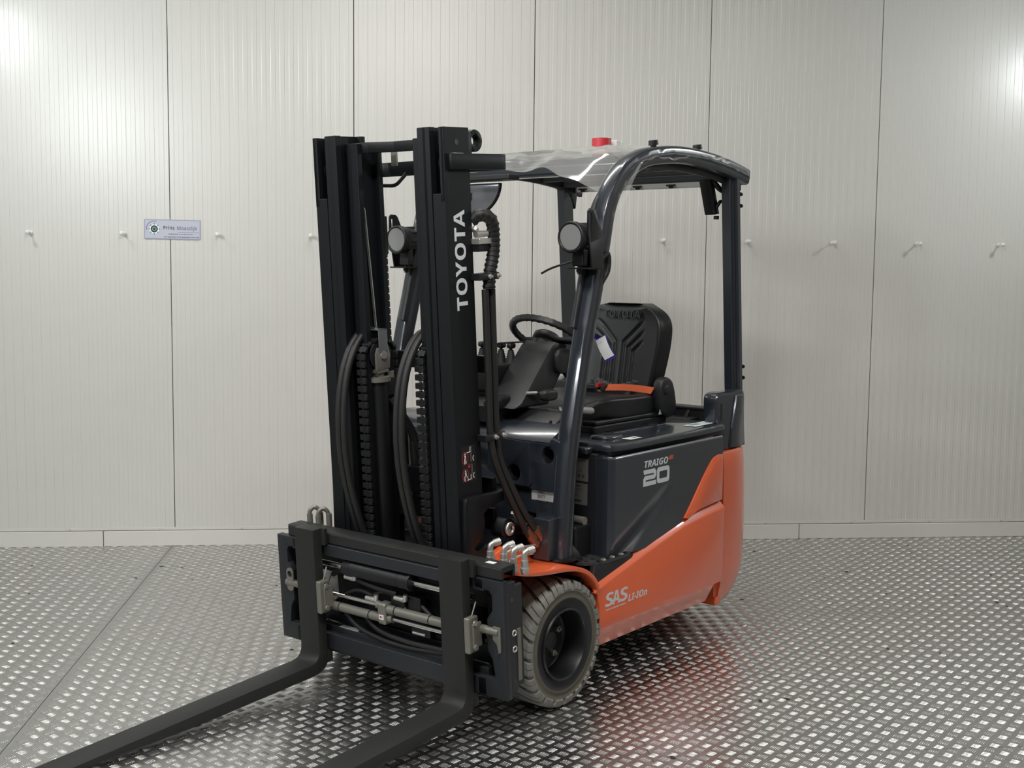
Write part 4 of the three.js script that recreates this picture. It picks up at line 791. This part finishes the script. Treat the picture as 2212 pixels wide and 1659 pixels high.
// --- pipes clamped along the outside of the mast
{
  const g = tilted('mast_pipes', 'black hydraulic pipes clamped along the mast');
  const v = 0.345;
  obj('pipe', [tube([P(0.128, 1.50, v), P(0.128, 1.2, v), P(0.128, 0.98, v), P(0.115, 0.90, v + 0.004), P(0.075, 0.80, v + 0.012), P(0.03, 0.69, v + 0.03), P(-0.012, 0.60, v + 0.045)], 0.0125, 50, 10)], M.rubberHose, g);
  obj('pipe', [tube([P(0.092, 1.50, v), P(0.094, 1.2, v), P(0.094, 0.98, v), P(0.085, 0.90, v + 0.004), P(0.05, 0.80, v + 0.02), P(0.005, 0.69, v + 0.042), P(-0.04, 0.61, v + 0.06)], 0.0125, 50, 10)], M.rubberHose, g);
  obj('spiral_hose', [tube([P(0.135, 1.735, 0.30), P(0.115, 1.755, 0.325), P(0.085, 1.74, v), P(0.072, 1.68, v), P(0.078, 1.62, v), P(0.098, 1.56, v), P(0.108, 1.50, v)], 0.021, 60, 12)], M.rubberHose, g, 'hose in a spiral sleeve');
  for (let k = 0; k < 18; k++) { const cv = new THREE.CatmullRomCurve3([P(0.135, 1.735, 0.30), P(0.115, 1.755, 0.325), P(0.085, 1.74, v), P(0.072, 1.68, v), P(0.078, 1.62, v), P(0.098, 1.56, v), P(0.108, 1.50, v)], false, 'centripetal'), t = (k + 0.5) / 18, p = cv.getPointAt(t), q = cv.getTangentAt(t); obj('sleeve_band', cyl(p.clone().addScaledVector(q, -0.0035), p.clone().addScaledVector(q, 0.0035), 0.0235, 0.0235, 14), M.black, g); }
  for (const y of [1.545, 0.985]) {
    obj('pipe_clamp', [box(0.062, 0.168, y - 0.012, y + 0.012, 0.315, 0.358, 0.003)], M.black, g);
    for (const u of [0.118, 0.074]) obj('clamp_bolt', [hex(P(u + 0.0, y, 0.357), V3(0, 0, -1), 0.009, 0.007), cyl(P(u, y, 0.357), P(u, y, 0.372), 0.005, 0.005, 10)], M.zinc, g);
  }
  obj('hose_block', [box(0.09, 0.155, 1.655, 1.675, 0.30, 0.352, 0.003), cyl(P(0.145, 1.69, 0.325), P(0.095, 1.69, 0.335), 0.013, 0.011, 12), cyl(P(0.145, 1.70, 0.32), P(0.135, 1.71, 0.32), 0.012, 0.012, 6)], M.zinc, g);
  obj('hose_stay', [box(0.085, 0.15, 1.63, 1.655, 0.305, 0.345, 0.003)], M.black, g);
  for (const [u, w] of [[-0.018, 0], [-0.048, 0.016]]) obj('swivel_joint', [cyl(P(u + 0.012, 0.625, 0.383 + w), P(u - 0.02, 0.565, 0.405 + w), 0.017, 0.017, 12), cyl(P(u - 0.005, 0.60, 0.394 + w), P(u - 0.012, 0.585, 0.398 + w), 0.021, 0.021, 6), hex(P(u - 0.024, 0.575, 0.40 + w), V3(-0.3, -0.9, -0.2).normalize(), 0.015, 0.02)], M.copper, g, 'coppery hose joint');
  obj('steel_pipe', [tube([P(0.16, 0.57, 0.40), P(0.10, 0.585, 0.41), P(0.03, 0.575, 0.41), P(-0.03, 0.565, 0.41)], 0.005, 20, 8), tube([P(0.17, 0.545, 0.42), P(0.10, 0.56, 0.43), P(0.02, 0.55, 0.43)], 0.005, 20, 8)], M.zinc, g);
}
// --- tilt cylinders
for (const s of [1, -1]) {
  const g = grp('tilt_cylinder', truck, 'tilt cylinder with steel eye');
  const t = (a, b, r) => cyl(P(...a), P(...b), r, r, 24);
  obj('cylinder_barrel', [t([-0.30, 0.60, s * 0.30], [0.02, 0.62, s * 0.30], 0.035)], M.black, g);
  obj('rod_eye', [cyl(P(0.055, 0.625, s * 0.275), P(0.055, 0.625, s * 0.325), 0.036, 0.036, 28), t([0.0, 0.622, s * 0.30], [0.03, 0.624, s * 0.30], 0.02)], M.greyMatt, g);
  obj('pivot_pin', [cyl(P(0.055, 0.625, s * 0.265), P(0.055, 0.625, s * 0.331), 0.012, 0.012, 20), (() => { const o = new THREE.TorusGeometry(0.019, 0.007, 8, 24); o.translate(0.055, 0.625, -s * 0.336); return o; })()], M.zinc, g);
  obj('eye_bolts', [cyl(P(-0.02, 0.655, s * 0.30), P(-0.01, 0.672, s * 0.30), 0.012, 0.012, 6), cyl(P(-0.03, 0.63, s * 0.335), P(-0.08, 0.62, s * 0.335), 0.004, 0.004, 8)], M.zinc, g);
}
// --- carriage
const VC = 0.0446;
{
  const g = tilted('fork_carriage', 'black fork carriage with side shift and fork positioner');
  const X = v => VC + v;
  // front frame: two bars and two end plates with a wavy inner edge
  const endPlate = s => { const o = s * 0.556 + VC, i = k => s * (0.556 - k) + VC; const p = [[o, 0.168], [o, 0.574], [i(0.125), 0.574], [i(0.125), 0.538], [i(0.062), 0.535], [i(0.052), 0.52], [i(0.052), 0.47], [i(0.075), 0.44], [i(0.078), 0.33], [i(0.058), 0.30], [i(0.050), 0.25], [i(0.050), 0.235], [i(0.125), 0.232], [i(0.125), 0.168]]; return s > 0 ? p : p.reverse(); };
  for (const s of [1, -1]) {
    obj('end_plate', [extF(endPlate(s), 0.368, 0.398, 0.004), box(0.335, 0.37, 0.185, 0.565, X(s * 0.556), X(s * 0.535), 0.004), box(0.30, 0.34, 0.20, 0.55, X(s * 0.555), X(s * 0.541), 0.004)], M.greyMatt, g);
    for (const y of [0.42, 0.365]) obj('plate_bolt', [(() => { const t = new THREE.TorusGeometry(0.009, 0.003, 6, 16); t.translate(0.35, y - 0.03, -X(s * 0.557)); return t; })()], M.zinc, g);
    for (const y of [0.505, 0.225]) obj('plate_hole', cyl(P(0.355, y, X(s * 0.5555)), P(0.355, y, X(s * 0.5567)), 0.008, 0.008, 14), M.gap, g);
    obj('edge_pad', box(0.318, 0.334, 0.22, 0.40, X(s * 0.553), X(s * 0.560), 0.002), std(lin(0.14, 0.13, 0.11), 0.6), g);
  }
  obj('upper_bar', [box(0.372, 0.398, 0.530, 0.574, X(-0.47), X(0.47), 0.004), box(0.372, 0.386, 0.545, 0.585, X(-0.47), X(0.47), 0.004)], M.greyMatt, g);
  obj('lower_bar', [box(0.372, 0.398, 0.168, 0.232, X(-0.47), X(0.47), 0.004), box(0.345, 0.375, 0.15, 0.255, X(-0.46), X(0.46), 0.004)], M.greyMatt, g);
  obj('top_beam', [extF([[0, 0], [1, 0], [1, 1], [0, 1]].map(([a, b]) => [X(-0.50) + a * 1.045, 0.6 + b * 0.018]), 0.318, 0.390, 0.006), box(0.376, 0.391, 0.575, 0.616, X(-0.50), X(0.545), 0.006), box(0.318, 0.330, 0.575, 0.616, X(-0.50), X(0.545), 0.004)], M.fork, g, 'black hooked top beam');
  obj('beam_worn_patch', [box(0.335, 0.372, 0.6172, 0.6186, X(-0.10), X(0.02), 0.0003)], M.greyMatt, g);
  obj('backing_plate', [box(0.285, 0.315, 0.17, 0.60, X(-0.30), X(0.30), 0.004), box(0.30, 0.33, 0.25, 0.31, X(-0.50), X(0.50), 0.004), box(0.29, 0.32, 0.44, 0.52, X(-0.42), X(0.42), 0.004), box(0.30, 0.345, 0.255, 0.29, X(-0.3), X(0.3), 0.004), box(0.3, 0.345, 0.2, 0.5, X(0.44), X(0.49), 0.004)], M.mast, g);
  obj('beam_label', box(0.345, 0.365, 0.6180, 0.6188, X(0.455), X(0.490), 0.0003), M.white, g, 'white sticker');
  obj('bar_label', box(0.350, 0.374, 0.2548, 0.2556, X(-0.265), X(-0.165), 0.0003), M.greyLight, g, 'grey type plate');
  // side shift cylinder
  obj('shift_cylinder', [cyl(P(0.382, 0.497, -0.155), P(0.382, 0.497, 0.165), 0.0275, 0.0275, 28), cyl(P(0.382, 0.497, 0.168), P(0.382, 0.497, 0.180), 0.031, 0.031, 28), cyl(P(0.382, 0.497, -0.12), P(0.382, 0.497, -0.118), 0.0282, 0.0282, 28), cyl(P(0.382, 0.497, 0.12), P(0.382, 0.497, 0.122), 0.0282, 0.0282, 28)], M.black, g, 'black side shift cylinder');
  obj('shift_rod', [cyl(P(0.382, 0.497, -0.40), P(0.382, 0.497, -0.15), 0.0105, 0.0105, 20)], M.chrome, g); obj('shift_rod', [cyl(P(0.382, 0.497, 0.18), P(0.382, 0.497, 0.46), 0.0115, 0.0115, 20)], M.chrome, g);
  // fork positioner: two cylinders side by side
  obj('positioner_cylinder', [cyl(P(0.384, 0.340, -0.25), P(0.384, 0.340, 0.02), 0.0165, 0.0165, 24)], M.castZinc, g, 'grey positioner cylinder'); obj('positioner_cylinder', [cyl(P(0.384, 0.378, 0.055), P(0.384, 0.378, 0.48), 0.0165, 0.0165, 24)], M.castZinc, g, 'grey positioner cylinder');
  for (const [v, y] of [[-0.19, 0.340], [-0.035, 0.340], [0.095, 0.378], [0.26, 0.378]]) obj('cylinder_band', cyl(P(0.384, y, v - 0.0025), P(0.384, y, v + 0.0025), 0.0172, 0.0172, 24), M.black, g);
  obj('positioner_rod', [cyl(P(0.384, 0.386, -0.26), P(0.384, 0.386, 0.01), 0.008, 0.008, 16)], M.chrome, g); obj('positioner_rod', [cyl(P(0.384, 0.345, 0.08), P(0.384, 0.345, 0.48), 0.008, 0.008, 16)], M.chrome, g);
  obj('centre_block', [box(0.36, 0.406, 0.322, 0.402, 0.018, 0.058, 0.010), cyl(P(0.384, 0.345, 0.058), P(0.384, 0.345, 0.078), 0.016, 0.016, 6), cyl(P(0.384, 0.386, 0.018), P(0.384, 0.386, 0.003), 0.016, 0.016, 6)], M.castZinc, g, 'grey cast centre block');
  decal('block_label', canvasTex(32, 32, x => { x.fillStyle = '#e9e4e4'; x.fillRect(0, 0, 32, 32); x.fillStyle = '#a33'; x.fillRect(6, 8, 12, 16); x.fillStyle = '#556'; x.fillRect(21, 6, 3, 20); }), 0.024, 0.018, g, P(0.4068, 0.352, 0.040), FRONT_X, UP);
  obj('end_tube', [cyl(P(0.395, 0.400, 0.48), P(0.395, 0.400, 0.575), 0.014, 0.014, 20)], M.castZinc, g); obj('end_tube', [cyl(P(0.395, 0.392, -0.47), P(0.395, 0.392, -0.35), 0.014, 0.014, 20)], M.castZinc, g);
  obj('end_bracket', [extF([[0.555, 0.42], [0.585, 0.42], [0.585, 0.335], [0.575, 0.33], [0.568, 0.36], [0.552, 0.375]].reverse(), 0.398, 0.404, 0.001)], M.castZinc, g, 'zinc end bracket');
  obj('end_bracket', [extF(rrect(-0.462, -0.425, 0.362, 0.452, 0.017).map(p => p), 0.400, 0.406, 0.001, [circlePts(-0.4435, 0.428, 0.0125, 18), circlePts(-0.450, 0.385, 0.005, 12)])], M.castZinc, g, 'zinc end bracket');
  // hydraulics between the bars
  const H = (pts, r = 0.009) => obj('carriage_hose', tube(pts.map(p => P(...p)), r, 40, 8), M.rubberHose, g);
  H([[0.36, 0.45, -0.25], [0.368, 0.475, -0.19], [0.372, 0.455, -0.10], [0.37, 0.44, 0.0], [0.37, 0.437, 0.09]], 0.010);
  H([[0.36, 0.40, -0.05], [0.365, 0.43, 0.02], [0.365, 0.425, 0.10], [0.36, 0.415, 0.18], [0.355, 0.36, 0.26]], 0.009);
  H([[0.36, 0.33, -0.21], [0.365, 0.275, -0.13], [0.37, 0.25, 0.0], [0.37, 0.247, 0.14], [0.37, 0.262, 0.30]], 0.010);
  H([[0.36, 0.33, -0.10], [0.365, 0.285, -0.03], [0.37, 0.268, 0.10], [0.37, 0.272, 0.30]], 0.010);
  H([[0.35, 0.30, -0.30], [0.36, 0.36, -0.22], [0.36, 0.41, -0.12], [0.362, 0.40, -0.02]], 0.008);
  for (const [v, y] of [[-0.135, 0.462], [0.115, 0.428], [-0.03, 0.402]]) obj('hose_fitting', [cyl(P(0.386, y, v - 0.022), P(0.386, y, v + 0.012), 0.0085, 0.0085, 10), cyl(P(0.386, y - 0.004, v + 0.026), P(0.386, y + 0.018, v + 0.030), 0.0085, 0.0085, 8), hex(P(0.386, y, v + 0.010), V3(0, 0, -1), 0.011, 0.016)], M.zinc, g);
  obj('valve_body', [box(0.34, 0.37, 0.375, 0.43, 0.055, 0.10, 0.004), box(0.34, 0.372, 0.36, 0.44, 0.14, 0.20, 0.005), box(0.34, 0.37, 0.30, 0.33, 0.15, 0.24, 0.004), cyl(P(0.372, 0.405, 0.118), P(0.38, 0.405, 0.118), 0.016, 0.016, 18)], M.black, g);
  for (const [a, b] of [[[0.375, 0.41, 0.118], [0.375, 0.385, 0.135]], [[0.372, 0.31, 0.16], [0.372, 0.31, 0.22]]]) obj('steel_pipe', cyl(P(...a), P(...b), 0.005, 0.005, 10), M.zinc, g);
  // elbows that stand up behind the top beam
  const elbow = (v, u, y0, h, mat) => { const p = [P(u, y0, v), P(u, y0 + h, v), P(u - 0.03, y0 + h + 0.004, v + 0.012)]; obj('hose_elbow', [bentTube(p, 0.0098, 0.014, 10), cyl(P(u, y0, v), P(u, y0 + h * 0.62, v), 0.0135, 0.0135, 6), cyl(P(u, y0 + h * 0.1, v), P(u, y0 + h * 0.3, v), 0.0155, 0.0155, 12), cyl(P(u - 0.012, y0 + h + 0.001, v + 0.005), P(u - 0.034, y0 + h + 0.004, v + 0.0136), 0.0128, 0.0128, 6)], mat || M.zinc, g); };
  for (const v of [0.470, 0.530]) elbow(v, 0.30, 0.60, 0.060); for (const v of [0.556, 0.603]) elbow(v, 0.285, 0.575, 0.075);
  for (const v of [-0.418, -0.370]) { obj('hose_bow', [bentTube([P(0.31, 0.60, v), P(0.31, 0.658, v), P(0.295, 0.674, v + 0.012), P(0.28, 0.658, v + 0.022), P(0.28, 0.60, v + 0.026)], 0.0085, 0.02), cyl(P(0.31, 0.60, v), P(0.31, 0.645, v), 0.0115, 0.0115, 10), cyl(P(0.28, 0.60, v + 0.026), P(0.28, 0.65, v + 0.026), 0.0115, 0.0115, 10)], M.castZinc, g); }
  for (const v of [-0.20, -0.13]) obj('hanging_ring', [(() => { const t = new THREE.TorusGeometry(0.012, 0.003, 6, 18); t.rotateY(1.0); t.translate(0.35, 0.145, -v); return t; })()], M.zinc, g);
}
// --- forks
for (const v of [-0.2978, 0.4176]) {
  const g = tilted('fork', 'black lifting fork'), w = 0.1025 / 2, hf = 0.0455;
  const pr = [[0.410, 0.637], [0.451, 0.637]];
  const inner = smoothPts([[0.4515, 0.19], [0.456, 0.162], [0.472, 0.143], [0.50, 0.1365]], 10), outer = smoothPts([[0.52, 0.0905], [0.455, 0.094], [0.420, 0.115], [0.410, 0.16]], 10);
  obj('fork_arm', [ext([...pr, ...inner, [1.0, 0.1355], [1.585, 0.1345], [1.60, 0.128], [1.60, 0.124], [1.0, 0.094], ...outer], v - w, v + w, 0.003)], M.fork, g);
  obj('fork_hook', [ext([[0.412, 0.637], [0.412, 0.575], [0.395, 0.575], [0.395, 0.632], [0.40, 0.637]], v - w + 0.002, v + w + 0.018, 0.003), ext([[0.412, 0.17], [0.412, 0.12], [0.385, 0.12], [0.385, 0.165]], v - w + 0.002, v + w - 0.002, 0.003)], M.fork, g);
  obj('clamp_bracket', [box(0.405, 0.455, 0.325, 0.448, v + w + 0.002, v + w + 0.026, 0.006), box(0.395, 0.44, 0.342, 0.425, v + w + 0.02, v + w + 0.032, 0.004)], M.castZinc, g, 'grey cast fork bracket');
  for (const y of [0.428, 0.345]) obj('bracket_bolt', [cyl(P(0.43, y, v + w + 0.03), P(0.43, y, v + w + 0.036), 0.009, 0.009, 12)], M.zinc, g);
  obj('spring_wire', cyl(P(0.425, 0.448, v + w + 0.014), P(0.425, 0.50, v + w + 0.034), 0.0025, 0.0025, 8), M.zinc, g);
}
renderer.render(scene, camera);
